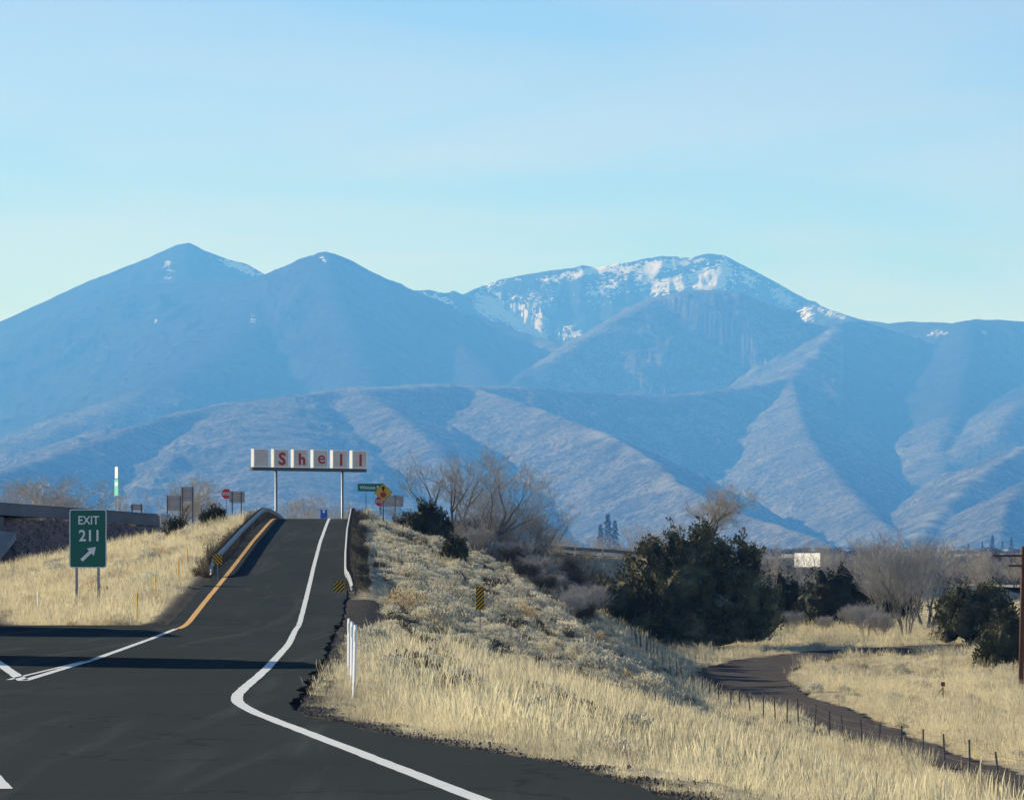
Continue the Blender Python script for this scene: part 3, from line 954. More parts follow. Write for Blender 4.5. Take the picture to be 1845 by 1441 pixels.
# ------------------------------------------------------------------ guardrails
def guardrail(name, pts, label, post_side, step=1.905, rail_mat=None, post_mat=None, posts=True, drop=True):
    P = np.array(pts, float)
    seg = np.sqrt(((P[1:, :2] - P[:-1, :2]) ** 2).sum(1))
    s = np.concatenate([[0], np.cumsum(seg)])
    q = np.arange(0, s[-1] + .01, .9525)
    C = np.stack([np.interp(q, s, P[:, i]) for i in range(3)], 1)
    root = tag(empty(name, tuple(C[0])), label, 'guardrail')
    tg = np.gradient(C[:, :2], axis=0)
    tg /= np.linalg.norm(tg, axis=1)[:, None]
    N = np.stack([tg[:, 1], -tg[:, 0]], 1)            # to the right of travel
    prof = [(.0, .31), (.03, .285), (.08, .235), (.08, .205), (.03, .17), (.0, .155), (.03, .14), (.08, .105), (.08, .075), (.03, .025), (.0, .0)]
    n = len(prof)
    V, Fc = [], []
    for i in range(len(C)):
        down = .45 + .02 * math.sin(i * 1.7)
        tw = 0
        if drop and i < 5:                              # the end dips towards the ground
            down = .45 - .36 * ((5 - i) / 5) ** 2
        for side in (0, 1):
            for dx, dz in prof:
                w = -post_side * (dx + .01 * side * (1 if side else 0) - side * .008)
                V.append((C[i, 0] + N[i, 0] * w - C[0, 0], C[i, 1] + N[i, 1] * w - C[0, 1], C[i, 2] + down + dz - C[0, 2]))
    for i in range(len(C) - 1):
        for side in (0, 1):
            for k in range(n - 1):
                a = i * 2 * n + side * n + k
                b = a + 2 * n
                Fc.append((a, a + 1, b + 1, b) if side == 0 else (a, b, b + 1, a + 1))
    mkobj('rail', V, Fc, rail_mat or M_RAIL, root, False)
    if posts:
        pm = MB(); pm.box((0, 0, .18), (.15, .15, 1.18)); me = None
        for d_ in np.arange(3.8 if drop else .5, s[-1], step):
            c = [np.interp(d_, q, C[:, i]) for i in range(3)]
            nn = [np.interp(d_, q, N[:, i]) for i in range(2)]
            if me is None:
                o = pm.build('post', post_mat or M_WOODPOST, root); me = o.data
            else:
                o = bpy.data.objects.new('post', me); col.objects.link(o); o.parent = root
            o.location = (c[0] + nn[0] * post_side * .10 - C[0, 0], c[1] + nn[1] * post_side * .10 - C[0, 1], c[2] - C[0, 2])
            o.rotation_euler = (0, 0, rng.uniform(-.06, .06))
    return root
Ys = np.arange(193, 366, 4.0)
guardrail('guardrail', [(float(yellow_x(y)) - .62 - (max(0, (200 - y) / 10)) ** 2 * .1, y, float(ramp_z(y))) for y in Ys], 'steel guardrail along the left edge of the ramp', -1)
Ys = np.arange(173, 352, 4.0)
guardrail('guardrail', [(float(white_x(y)) + 1.52 + (max(0, (184 - y) / 10)) ** 2 * .22, y, float(ramp_z(y)) - .03) for y in Ys], 'steel guardrail along the right edge of the ramp', 1)
E = [(-11.0, 381, 0), (3.9, 405, 0), (10.2, 412, 0), (29.9, 436, 0), (34, 441, 0), (52, 462, 0)]
guardrail('guardrail', [(x, y, z) for (x, y, _), z in zip(E, (4.9, 3.42, 3.05, 1.25, .9, .1))], 'far guardrail along the crossroad beyond the brush and big juniper', 1, 3.81, simple('dull_guardrail_steel', (.20, .21, .20), .6, .2, 3, .3), simple('pale_guardrail_post', (.50, .46, .38), .8, .2, 4), True, False)

# ------------------------------------------------------------------ bridge over the highway
def bridge():
    p0, p1 = at(0, 905, 333), at(285, 926, 345)
    d = Vector((p1.x - p0.x, p1.y - p0.y, p1.z - p0.z))
    L = Vector((d.x, d.y, 0)).length
    rz = math.atan2(d.y, d.x)
    sl = d.z / L
    root = tag(empty('bridge', (p0.x, p0.y, p0.z - .9), rz), 'grey concrete bridge with a solid barrier at the left edge', 'bridge')
    def slab(name, x0, x1, y0, y1, z0, z1, mat, ch=0.0, par=None):
        m = MB()
        vs = []
        for x in (x0, x1):
            zz = sl * x
            vs += [(x, y0, z0 + zz), (x, y1, z0 + zz), (x, y1 - ch, z1 + zz), (x, y0 + ch, z1 + zz)]
        m.add(vs, [(0, 1, 2, 3), (7, 6, 5, 4), (0, 4, 5, 1), (1, 5, 6, 2), (2, 6, 7, 3), (3, 7, 4, 0)])
        return m.build(name, mat, par or root)
    dk = simple('dark_concrete', (.13, .13, .125), .9, .25, .6)
    slab('deck', -46, -.6, -.25, 11.2, -.35, -.02, dk)
    b = slab('barrier', -46, L + .2, 0, .38, -.02, .82, simple('stained_barrier_concrete', (.15, .152, .15), .9, .3, .35), .08)
    slab('top_rail', -46, L, .06, .30, .822, .92, dk, 0, b)
    slab('barrier', -46, L + .2, 10.6, 10.98, -.02, .82, dk, .08)
    for y in (.4, 3.6, 6.8, 10.0):
        slab('girder', -46, -.8, y, y + .45, -.95, -.352, dk)
    slab('end_post', L + .25, L + 1.0, -.02, .42, -.3, .95, simple('pale_concrete', (.48, .47, .43), .9, .12, 1.5))
    # abutment slope facing the highway
    m = MB()
    vs = [Vector(v) for v in ((-.8, -.6, -1.2), (-.8, 12, -1.2), (-11.0, 12, -6.2), (-11.0, -.6, -6.2), (-.3, -2.2, -1.4), (-6.5, -5.5, -4.6))]
    low = [v - Vector((0, 0, .5)) for v in vs]
    m.add(vs + low, [(0, 1, 2, 3), (4, 0, 3, 5), (9, 8, 7, 6), (11, 9, 6, 10), (4, 5, 11, 10), (5, 3, 9, 11), (3, 2, 8, 9)])
    m.build('slope_paving', M_CONC, root)
    m = MB(); m.box((-.3, 5.5, -.9), (.8, 11.6, 1.4)); m.build('abutment', dk, root)
bridge()

# ------------------------------------------------------------------ wire fence
def fence():
    Ys = np.arange(98, 262, 5.0)
    xs = 11.9 - .037 * (Ys - 127)
    root = tag(empty('wire_fence', (float(xs[0]), float(Ys[0]), gz(xs[0], Ys[0]))), 'wire fence of thin dark steel posts crossing the dry grass beside the cinder track', 'fence')
    pm = MB()
    pm.box((0, 0, .42), (.05, .012, 1.66)); pm.box((0, .02, .42), (.014, .04, 1.66))
    me = None
    tops = []
    for i, (x, y) in enumerate(zip(xs, Ys)):
        x = x + rng.uniform(-.06, .06); y = y + rng.uniform(-.5, .5)
        o = pm.build('post', M_POST, root) if me is None else bpy.data.objects.new('post', me)
        if me is None: me = o.data
        else: col.objects.link(o); o.parent = root
        z = gz(x, y) + rng.uniform(-.06, .08)
        o.location = Vector((x, y, z)) - root.location
        ln = (rng.uniform(-.05, .05), rng.uniform(-.06, .06))
        if i % 7 == 3: ln = (rng.uniform(-.1, .1), -.14)
        o.rotation_euler = (ln[0], ln[1], rng.uniform(-.3, .3))
        tops.append((Vector((x, y, z)), ln))
    for h in (.35, .65, .92, 1.16):
        m = MB()
        for (a, la), (b, lb) in zip(tops[:-1], tops[1:]):
            pa = a + Vector((la[1] * h, -la[0] * h, h)) - root.location
            pb = b + Vector((lb[1] * h, -lb[0] * h, h)) - root.location
            mid = (pa + pb) / 2 - Vector((0, 0, .04))
            m.tube(pa, mid, .005, .005, 3, 0, False); m.tube(mid, pb, .005, .005, 3, 0, False)
        m.build('wire', simple('rusty_wire', (.16, .13, .11), .7), root)
    # a clump of old stays where the fence turns towards the juniper
    for i in range(9):
        x = 7.9 + rng.uniform(-.5, .7) - i * .07; y = 242 + i * 2.2 + rng.uniform(-1, 1)
        o = bpy.data.objects.new('stay', me); col.objects.link(o); o.parent = root
        o.location = Vector((x, y, gz(x, y))) - root.location
        o.rotation_euler = (rng.uniform(-.08, .08), rng.uniform(-.16, .12), 0)
fence()

# ------------------------------------------------------------------ utility pole
def utility_pole():
    Y = 236.0
    p = on_ground(1839, Y)
    top = at(1840, 984, Y).z - p.z
    root = tag(empty('utility_pole', p), 'brown wooden utility pole with two crossarms at the right edge', 'utility pole')
    m = MB(); m.tube((0, 0, -1), (.14, 0, top), .15, .11, 12); m.build('pole', M_POLE, root, True)
    for z, w, off in ((top - .50, 3.3, 0.0), (top - 1.03, 1.7, 0.05)):
        b = MB(); b.box((.13 + off, -.17, z), (w, .10, .12)); arm = b.build('crossarm', M_POLE, root)
        k = 4 if w > 2 else 2
        for i in range(k):
            x = .13 + off + (i / (k - 1) - .5) * (w - .3)
            s = MB()
            s.tube((x, -.17, z + .06), (x, -.17, z + .16), .015, .015, 6)
            s.tube((x, -.17, z + .14), (x, -.17, z + .24), .05, .03, 8)
            s.build('insulator', simple('brown_porcelain', (.08, .05, .04), .3), arm)
    for sx in (-1, 1):
        b = MB(); b.tube((.13 + sx * .8, -.2, top - .55), (.12, -.17, top - 1.15), .018, .018, 5)
        b.build('brace', M_POST, root)
utility_pole()

def red_marker():
    p = on_ground(1699, 222)
    root = tag(empty('survey_marker', p), 'small red marker on a short post with a leaning stake in the pale grass', 'marker')
    m = MB(); m.box((0, 0, .25), (.06, .04, .9)); m.build('post', M_WOODPOST, root)
    m = MB(); m.box((0, -.03, .82), (.2, .02, .22)); m.build('plate', simple('faded_red_plate', (.22, .06, .05), .7, .2, 4), root)
    m = MB(); m.tube((-.5, 0, .0), (-.02, .02, .62), .035, .03, 6); m.build('brace', M_WOODPOST, root)
red_marker()

# ------------------------------------------------------------------ trucks on the highway, left of the view (their shadows cross the ramp)
def truck(name, x, y, L, H, label, semi):
    rz = math.atan2(.145, 1.0)
    root = tag(empty(name, (x, y, 0), rz), label, 'truck', )
    W = 2.55
    white, dark, tyre = M_WHITE, simple('truck_dark_paint', (.05, .06, .09), .35), simple('tyre_rubber', (.02, .02, .02), .85)
    bl = L - (4.6 if semi else 2.3)
    m = MB(); m.box((-W / 2, bl / 2, (H + 1.15) / 2), (W, bl, H - 1.15)); m.build('cargo_box', white, root)
    m = MB(); m.box((-W / 2, L / 2, .95), (1.0, L - .6, .28)); m.build('chassis', dark, root)
    c0 = bl + .35
    m = MB(); m.add([(-W + .05, c0, .7), (-.05, c0, .7), (-.05, L, .7), (-W + .05, L, .7), (-W + .05, c0, H - .5), (-.05, c0, H - .5), (-.15, L - (1.7 if semi else .9), H - .6), (-W + .15, L - (1.7 if semi else .9), H - .6), (-.05, L, 1.75), (-W + .05, L, 1.75)],
          [(0, 3, 2, 1), (4, 5, 6, 7), (7, 6, 8, 9), (9, 8, 2, 3), (0, 1, 5, 4), (1, 2, 8, 6, 5), (3, 0, 4, 7, 9)])
    m.build('cab', dark, root)
    ys = [.9, 2.2, bl - .3, bl + .9, L - .9] if semi else [1.6, L - .9]
    for yy in ys:
        for xx in (-W + .18, -.18):
            m = MB(); m.tube((xx - .15, yy, .5), (xx + .15, yy, .5), .5, .5, 18); w = m.build('wheel', tyre, root)
            k = MB(); k.tube((xx - .16, yy, .5), (xx + .16, yy, .5), .24, .24, 12); k.build('rim', M_GALV, w)
truck('box_truck', -11.6, 88.6, 8.4, 4.1, 'white box truck in the highway lane just left of the view', False)
truck('semi_truck', -17.3, 128.6, 19.5, 4.05, 'long white semi truck in the highway lane left of the view', True)
# ================================================================== PLANTS
class FM:
    """fast triangle collector for foliage"""
    def __init__(self):
        self.v, self.f = [], []
    def tri(self, a, b, c):
        n = len(self.v)
        self.v += [a, b, c]
        self.f.append((n, n + 1, n + 2))
    def quad(self, a, b, c, d):
        n = len(self.v)
        self.v += [a, b, c, d]
        self.f.append((n, n + 1, n + 2))
        self.f.append((n, n + 2, n + 3))
    def mesh(self, name, mat):
        me = bpy.data.meshes.new(name)
        me.from_pydata([tuple(p) for p in self.v], [], self.f)
        me.update()
        me.materials.append(mat)
        return me

def rdir(r, zmin=-1.0):
    while True:
        v = Vector((r.uniform(-1, 1), r.uniform(-1, 1), r.uniform(-1, 1)))
        if .05 < v.length < 1:
            v.normalize()
            if v.z >= zmin:
                return v

# ------------------------------------------------------------------ dry grass
def instancer_leafy(name, stops, trans):
    """dry stalks whose tone follows the spot where the tuft stands"""
    t = NT(name)
    t.p.inputs['Roughness'].default_value = .7
    a = t.n('ShaderNodeAttribute')
    a.attribute_type = 'INSTANCER'
    a.attribute_name = 'tone'
    cc = t.ramp(a.outputs['Fac'], stops)
    t.base(cc)
    tr = t.n('ShaderNodeBsdfTranslucent')
    t.l(cc, tr.inputs[0])
    ms = t.n('ShaderNodeMixShader')
    ms.inputs[0].default_value = trans
    t.l(t.p.outputs[0], ms.inputs[1])
    t.l(tr.outputs[0], ms.inputs[2])
    t.l(ms.outputs[0], t.out.inputs[0])
    return t.m
M_GRASS = instancer_leafy('dry_grass', [(0.0, (.28, .25, .18)), (.35, (.56, .505, .345)), (.7, (.70, .63, .41)), (1.0, (.78, .70, .46))], .42)

def tuft_mesh(seed, n, h, spread, w, heads):
    r = random.Random(seed)
    m = FM()
    for i in range(n):
        a = r.uniform(0, 6.283)
        q = spread * math.sqrt(r.random())
        b = Vector((q * math.cos(a), q * math.sin(a), -.04))
        lean = Vector((math.cos(a), math.sin(a), 0)) * r.uniform(.05, .55) + Vector((r.gauss(.12, .15), r.gauss(-.03, .15), 0))
        L = h * r.uniform(.45, 1.0)
        p1 = b + Vector((0, 0, L * .55)) + lean * L * .30
        p2 = b + Vector((0, 0, L * .92)) + lean * L * .85
        s = Vector((-math.sin(a + r.uniform(-1, 1)), math.cos(a + r.uniform(-1, 1)), 0)) * w * r.uniform(.6, 1.2)
        m.quad(b - s, b + s, p1 + s * .8, p1 - s * .8)
        m.tri(p1 - s * .8, p1 + s * .8, p2)
        if i < heads:                       # feathery seed head on a taller stalk
            t_ = p2 + Vector((0, 0, .22 * h)) + lean * .10 * h
            m.quad(p2 - s * .5, p2 + s * .5, t_ + s * 1.5, t_ - s * 1.5)
            m.tri(t_ - s * 1.5, t_ + s * 1.5, t_ + Vector((0, 0, .16 * h)) + lean * .08)
    return m.mesh('grass_tuft', M_GRASS)

tuft_col = bpy.data.collections.new('grass_tufts')
for i, (n, h, sp, w, hd) in enumerate([(36, .24, .22, .0045, 0), (32, .35, .19, .004, 5), (28, .48, .16, .0036, 12), (44, .16, .28, .005, 0), (22, .62, .12, .0036, 14)]):
    o = bpy.data.objects.new('tuft_%d' % i, tuft_mesh(40 + i, n, h, sp, w, hd))
    tuft_col.objects.link(o)

def scatter_gn(name, pts, rot, scl, idx, tone, coll, label, lean=None):
    me = bpy.data.meshes.new(name)
    me.vertices.add(len(pts))
    me.vertices.foreach_set('co', np.ascontiguousarray(pts, np.float32).ravel())
    for nm, tp, arr in (('tone', 'FLOAT', tone), ('idx', 'INT', idx)):
        a = me.attributes.new(nm, tp, 'POINT')
        a.data.foreach_set('value', np.ascontiguousarray(arr, np.int32 if tp == 'INT' else np.float32))
    a = me.attributes.new('turn', 'FLOAT_VECTOR', 'POINT')
    a.data.foreach_set('vector', np.ascontiguousarray(rot, np.float32).ravel())
    a = me.attributes.new('size', 'FLOAT_VECTOR', 'POINT')
    a.data.foreach_set('vector', np.ascontiguousarray(scl, np.float32).ravel())
    me.update()
    o = bpy.data.objects.new(name, me)
    col.objects.link(o)
    ng = bpy.data.node_groups.new(name + '_scatter', 'GeometryNodeTree')
    ng.interface.new_socket('Geometry', in_out='INPUT', socket_type='NodeSocketGeometry')
    ng.interface.new_socket('Geometry', in_out='OUTPUT', socket_type='NodeSocketGeometry')
    N = ng.nodes
    gi, go = N.new('NodeGroupInput'), N.new('NodeGroupOutput')
    ci = N.new('GeometryNodeCollectionInfo')
    ci.inputs['Collection'].default_value = coll
    ci.inputs['Separate Children'].default_value = True
    ci.inputs['Reset Children'].default_value = True
    iop = N.new('GeometryNodeInstanceOnPoints')
    iop.inputs['Pick Instance'].default_value = True
    def na(nm, tp):
        q = N.new('GeometryNodeInputNamedAttribute')
        q.data_type = tp
        q.inputs['Name'].default_value = nm
        return q.outputs['Attribute']
    ng.links.new(gi.outputs[0], iop.inputs['Points'])
    ng.links.new(ci.outputs[0], iop.inputs['Instance'])
    ng.links.new(na('idx', 'INT'), iop.inputs['Instance Index'])
    ng.links.new(na('turn', 'FLOAT_VECTOR'), iop.inputs['Rotation'])
    ng.links.new(na('size', 'FLOAT_VECTOR'), iop.inputs['Scale'])
    ng.links.new(iop.outputs[0], go.inputs[0])
    md = o.modifiers.new('scatter', 'NODES')
    md.node_group = ng
    tag(o, label, None, None, 'stuff')
    return o

def allowed(X, Y):
    """1 where plants may root: off pavement, track and bare rock"""
    ex, mx = edge_x(Y), main_x(Y)
    lx = np.where(Y > 147, yellow_x(Y) - .75, 1e4)
    d = X - ex
    e = .35 * fbm(X / 1.2, Y / 1.2, 2, 83)
    right = (d > np.maximum(.18, .45 + 1.3 * e + .3 * vnoise(X * 0, Y / 2.3, 88))) & ~((Y > 118) & (Y < 168) & (d < 1.5 + 1.2 * fbm(X / 2, Y / 4, 2, 84)))
    left = (X < lx - .8 + e) & (Y > 148.5 + e * 3) & (X > mx + 3.4 + e)
    dd, _, _ = path_dist(X, Y, DIRT)
    dc, _, _ = path_dist(X, Y, CROSS)
    ok = (right | left) & (dd > np.interp(Y, [150, 215, 240], [1.5, 2.3, 2.8]) + .9 * e) & (dc > 5.0)
    ok &= (X + 1.2) ** 2 + ((Y - 168) * .35) ** 2 > 1.1
    ok &= ~((X < -27) & (Y > 290) & (dc < 13.5 + 2 * e))
    return ok

def grass_field():
    P = []
    for y0, y1, dens, sc in ((34, 60, 30, 1.0), (60, 85, 24, 1.0), (85, 125, 17, 1.03), (125, 175, 12, 1.08), (175, 240, 8.5, 1.12), (240, 330, 5.5, 1.2), (330, 440, 2.5, 1.3)):
        w0, w1 = -.145 * y1, .145 * y1
        n = int((y1 - y0) * (w1 - w0) * dens)
        Y = npr.uniform(y0, y1, n)
        X = npr.uniform(w0, w1, n)
        k = (np.abs(X) < .142 * Y + 1.5) & allowed(X, Y)
        X, Y = X[k], Y[k]
        P.append(np.stack([X, Y, np.full(len(X), sc)], 1))
    P = np.concatenate(P)
    X, Y, sc = P.T
    n = len(X)
    patch = fbm(X / 1.9, Y / 3.4, 3, 201)            # where it grows tall
    tone = np.clip(.62 + .75 * fbm(X / 2.6, Y / 4.5, 4, 203) + npr.normal(0, .2, n), 0, 1)
    slope_shrubs = (X > edge_x(Y)) & (Y > 140) & (X - edge_x(Y) < 15)
    tone = np.where(slope_shrubs, tone - .22, tone)
    posts_brush = (Y > 64) & (Y < 145) & (X > edge_x(Y)) & (X - edge_x(Y) < 5.5)
    keep = npr.random(n) < np.where(posts_brush, np.clip(.3 + .5 * patch, .04, .8), 1) * np.where(slope_shrubs, np.clip(.20 + .35 * patch, .05, .6), np.clip(.62 + .85 * patch, .12, 1))
    X, Y, sc, patch, tone = X[keep], Y[keep], sc[keep], patch[keep], tone[keep]
    n = len(X)
    r_ = npr.random(n) + patch * 1.0
    idx = np.select([r_ < .18, r_ < .48, r_ < .80, r_ < .98], [3, 0, 1, 2], 4)
    dsh = X - edge_x(Y)
    near_edge = np.clip((dsh - .3) / 1.2, .45, 1)
    near_edge = np.where(X < edge_x(Y), 1, near_edge)
    s = sc * npr.uniform(.7, 1.25, n) * near_edge * np.where((X > edge_x(Y)) & (Y > 140) & (X - edge_x(Y) < 15), .8, 1)
    Z = ground_z(X, Y)
    rot = np.stack([npr.normal(0, .08, n), npr.normal(0, .08, n), npr.uniform(0, 6.283, n)], 1)
    scl = np.stack([s * 1.1, s * 1.1, s], 1)
    scatter_gn('dry_grass', np.stack([X, Y, Z], 1), rot, scl, idx, tone, tuft_col, 'pale straw-coloured dry grass covering the verges and the field')
    print('grass tufts', n)
grass_field()

# ------------------------------------------------------------------ rubble along the pavement edge
M_RUBBLE = simple('broken_asphalt_rubble', (.12, .108, .094), .95, .5, 8)
def rubble_mesh(seed):
    r = random.Random(seed)
    b = bmesh.new()
    bmesh.ops.create_icosphere(b, subdivisions=1, radius=1)
    for v in b.verts:
        v.co = v.co * r.uniform(.65, 1.2)
        v.co.z *= .5
    me = bpy.data.meshes.new('rubble')
    b.to_mesh(me); b.free()
    me.materials.append(M_RUBBLE)
    return me
rub_col = bpy.data.collections.new('rubble_pieces')
for i in range(4):
    rub_col.objects.link(bpy.data.objects.new('rubble_%d' % i, rubble_mesh(60 + i)))
def rubble():
    Y = np.concatenate([npr.uniform(33, 62, 5200), npr.uniform(62, 125, 3000), npr.uniform(118, 170, 2500)])
    d = np.concatenate([np.abs(npr.normal(.15, .3, 5200)), np.abs(npr.normal(.1, .22, 3000)), npr.uniform(0, 1.9, 2500)])
    X = edge_x(Y) + .05 + d
    s = .005 + .02 * npr.random(len(X)) ** 3
    n = len(X)
    rot = npr.uniform(0, 6.283, (n, 3))
    scl = s[:, None] * npr.uniform(.7, 1.3, (n, 3))
    scatter_gn('rubble', np.stack([X, Y, ground_z(X, Y) + s * .2], 1), rot, scl, npr.integers(0, 4, n), npr.random(n), rub_col, 'dark crumbled asphalt and stones along the pavement edge')
rubble()
M_BANKROCK = simple('brown_bank_rock', (.25, .17, .135), .95, .45, 2)
bank_col = bpy.data.collections.new('bank_rock_pieces')
for i in range(4):
    me_ = rubble_mesh(70 + i); me_.materials.clear(); me_.materials.append(M_BANKROCK)
    bank_col.objects.link(bpy.data.objects.new('bank_rock_%d' % i, me_))
def bank_rocks():
    a = npr.uniform(0, 1, 9000); q = npr.uniform(5.5, 13, 9000)
    p0, p1 = np.array((-39.0, 341.0)), np.array((-29.5, 349.5))
    dr = (p1 - p0) / np.linalg.norm(p1 - p0)
    nn = np.array((dr[1], -dr[0]))
    base = p0 + np.outer(a * 18 - 5, dr) + np.outer(q, nn)
    s = .06 + .32 * npr.random(9000) ** 3
    X, Y = base.T
    scatter_gn('bank_rocks', np.stack([X, Y, ground_z(X, Y) + s * .2], 1), npr.uniform(0, 6.283, (9000, 3)), s[:, None] * npr.uniform(.7, 1.3, (9000, 3)), npr.integers(0, 4, 9000), npr.random(9000), bank_col, 'brown rocks covering the bank at the bridge end')
bank_rocks()

# ------------------------------------------------------------------ low shrubs
M_SHRUB = {
    'tan': leafy('dried_rabbitbrush', (.60, .545, .405), .28, 3, .3, (.68, .62, .47)),
    'grey': leafy('grey_sagebrush', (.52, .505, .405), .25, 3, .3, (.62, .60, .48)),
    'dark': leafy('dark_brush_and_shade', (.10, .09, .07), .35, 3, .15),  # dark grey-brown brush, also put in as shade between paler bushes
    'gold': leafy('golden_bunch_brush', (.58, .45, .25), .25, 3, .3),
}
def shrub_mesh(seed, n, kind, flat=.8):
    r = random.Random(seed)
    m = FM()
    lob = [(rdir(r, .1), r.uniform(.85, 1.15)) for _ in range(7)]
    for i in range(n):
        d = rdir(r, -.05)
        k = max(.72, max((1 - .45 * (1 - max(0, d.dot(l))) * 1.6) * s for l, s in lob))
        tip = Vector((d.x * k, d.y * k, max(.03, d.z * k * flat + .08))) * r.uniform(.72, 1.05)
        b = Vector((tip.x * .12, tip.y * .12, 0))
        s = Vector((r.uniform(-1, 1), r.uniform(-1, 1), r.uniform(-.3, .3))).normalized() * .012
        if i % 3 == 0:
            m.tri(b - s, b + s, tip)
        for j in range(4):                     # fine upright sprigs at the stem end
            o = Vector((r.gauss(0, .06), r.gauss(0, .06), r.gauss(0, .05)))
            e = (d * .5 + Vector((r.gauss(0, .35), r.gauss(0, .35), .75 + r.gauss(0, .25)))).normalized() * r.uniform(.10, .20)
            s2 = Vector((r.uniform(-1, 1), r.uniform(-1, 1), 0)).normalized() * r.uniform(.012, .026)
            p = tip + o
            m.quad(p - s2, p + s2, p + e * .7 + s2 * 1.2, p + e * .7 - s2 * 1.2)
            m.tri(p + e * .7 - s2 * 1.2, p + e * .7 + s2 * 1.2, p + e)
    return m.mesh('shrub_' + kind, M_SHRUB[kind])
SH = {k: [shrub_mesh(300 + 10 * i + j, 230 if k != 'dark' else 200, k, .78 if k != 'gold' else 1.0) for j in range(4)] for i, k in enumerate(M_SHRUB)}
N_SHRUB = [0]
taken = []
def shrub(x, y, s, kind, label, group, squash=1.0):
    z = gz(x, y)
    o = bpy.data.objects.new('shrub', SH[kind][rng.randrange(4)])
    col.objects.link(o)
    o.location = (x, y, z - .04)
    o.scale = (s * rng.uniform(.9, 1.15), s * rng.uniform(.9, 1.15), s * squash * rng.uniform(.85, 1.1))
    o.rotation_euler = (rng.uniform(-.08, .08), rng.uniform(-.08, .08), rng.uniform(0, 6.28))
    tag(o, label, 'shrub', group)
    N_SHRUB[0] += 1
    return o
def shrub_patch(n, region, kinds, smin, smax, where, group, gap=.55, tries=60):
    """region: function returning a random x, y; each bush gets a label from its look and its place in the patch"""
    got = []
    for _ in range(n * tries):
        if len(got) >= n: break
        x, y = region()
        if abs(x) > .125 * y + .3: continue
        if not bool(allowed(np.array([x]), np.array([y]))[0]): continue
        s = rng.uniform(smin, smax)
        if any((x - a) ** 2 + ((y - b) * .6) ** 2 < ((s + c) * gap) ** 2 for a, b, c in taken): continue
        taken.append((x, y, s))
        kd = rng.choices([q for q, _ in kinds], [w for _, w in kinds])[0]
        got.append((x, y, s, kd))
    if not got: return
    rank = lambda vals, v: sum(1 for q in vals if q < v) / max(1, len(vals) - 1)
    pxs, ys, ss = [F * g[0] / g[1] for g in got], [g[1] for g in got], [g[2] for g in got]
    for x, y, s, kd in got:
        a, b, c = rank(pxs, F * x / y), rank(ys, y), rank(ss, s)
        size = 'small' if c < .33 else ('large' if c > .67 else 'mid-sized')
        lr = ('far left', 'left', 'middle', 'right', 'far right')[min(4, int(a * 5))]
        nf = ('nearest', 'near', 'middle', 'farther', 'farthest')[min(4, int(b * 5))]
        shrub(x, y, s, kd, '%s %s brush %s, %s, %s row' % (size, {'tan': 'tan', 'grey': 'grey', 'dark': 'dark', 'gold': 'golden'}[kd], where, lr, nf), group)
def reg_bank(y0, y1, d0, d1):
    def f():
        y = rng.uniform(y0, y1)
        return float(edge_x(y)) + rng.uniform(d0, d1), y
    return f
def reg_left(y0, y1):
    def f():
        y = rng.uniform(y0, y1)
        return rng.uniform(-.13 * y, float(yellow_x(y)) - 1.5), y
    return f
def reg_px(px0, px1, y0, y1):
    def f():
        y = rng.uniform(y0, y1)
        return (rng.uniform(px0, px1) - CX) / F * y, y
    return f
shrub_patch(48, reg_bank(228, 312, 1.2, 11), [('tan', 4), ('grey', 4.5), ('dark', .9)], .5, .9, 'on the bank right of the ramp crest', 'brush on the bank right of the ramp crest', .5)
shrub_patch(70, reg_bank(160, 235, 2.0, 14), [('tan', 4), ('grey', 4.5), ('gold', .8), ('dark', 1.2)], .5, .95, 'on the slope right of the guardrail', 'brush on the slope right of the ramp', .5)
shrub_patch(34, reg_bank(72, 150, 1.0, 6), [('tan', 4), ('grey', 4), ('dark', 2.4), ('gold', .8)], .35, .62, 'behind the white posts', 'brush by the white posts', .5)
shrub_patch(42, reg_px(960, 1260, 205, 285), [('tan', 5), ('grey', 5)], .45, .85, 'in the hollow before the big juniper', 'brush below the big juniper', .5)
shrub_patch(26, reg_px(1180, 1840, 95, 190), [('grey', 6), ('tan', 1)], .35, .6, 'by the wire fence', 'sagebrush by the wire fence')
shrub_patch(22, reg_px(1440, 1840, 200, 290), [('grey', 6), ('tan', 2)], .35, .65, 'in the field beyond the cinder track', 'sagebrush beyond the cinder track')
shrub_patch(54, reg_left(165, 330), [('tan', 4), ('grey', 5), ('gold', .8), ('dark', .6)], .4, .75, 'on the slope left of the ramp', 'brush on the slope left of the ramp', .5)
shrub_patch(10, reg_px(100, 300, 149, 158), [('tan', 3), ('gold', 2), ('dark', 1.5)], .25, .4, 'at the foot of the left slope', 'brush at the gore edge')
shrub_patch(18, reg_px(880, 1800, 48, 95), [('grey', 5), ('tan', 2), ('dark', .6)], .28, .5, 'in the near grass by the pavement', 'brush in the near grass')
shrub_patch(12, reg_px(680, 850, 76, 108), [('dark', 4), ('grey', 2)], .4, .62, 'right of the white posts', 'scrub right of the white posts', .45)  # mostly dark bushes: part real brush, part shade put in as colour
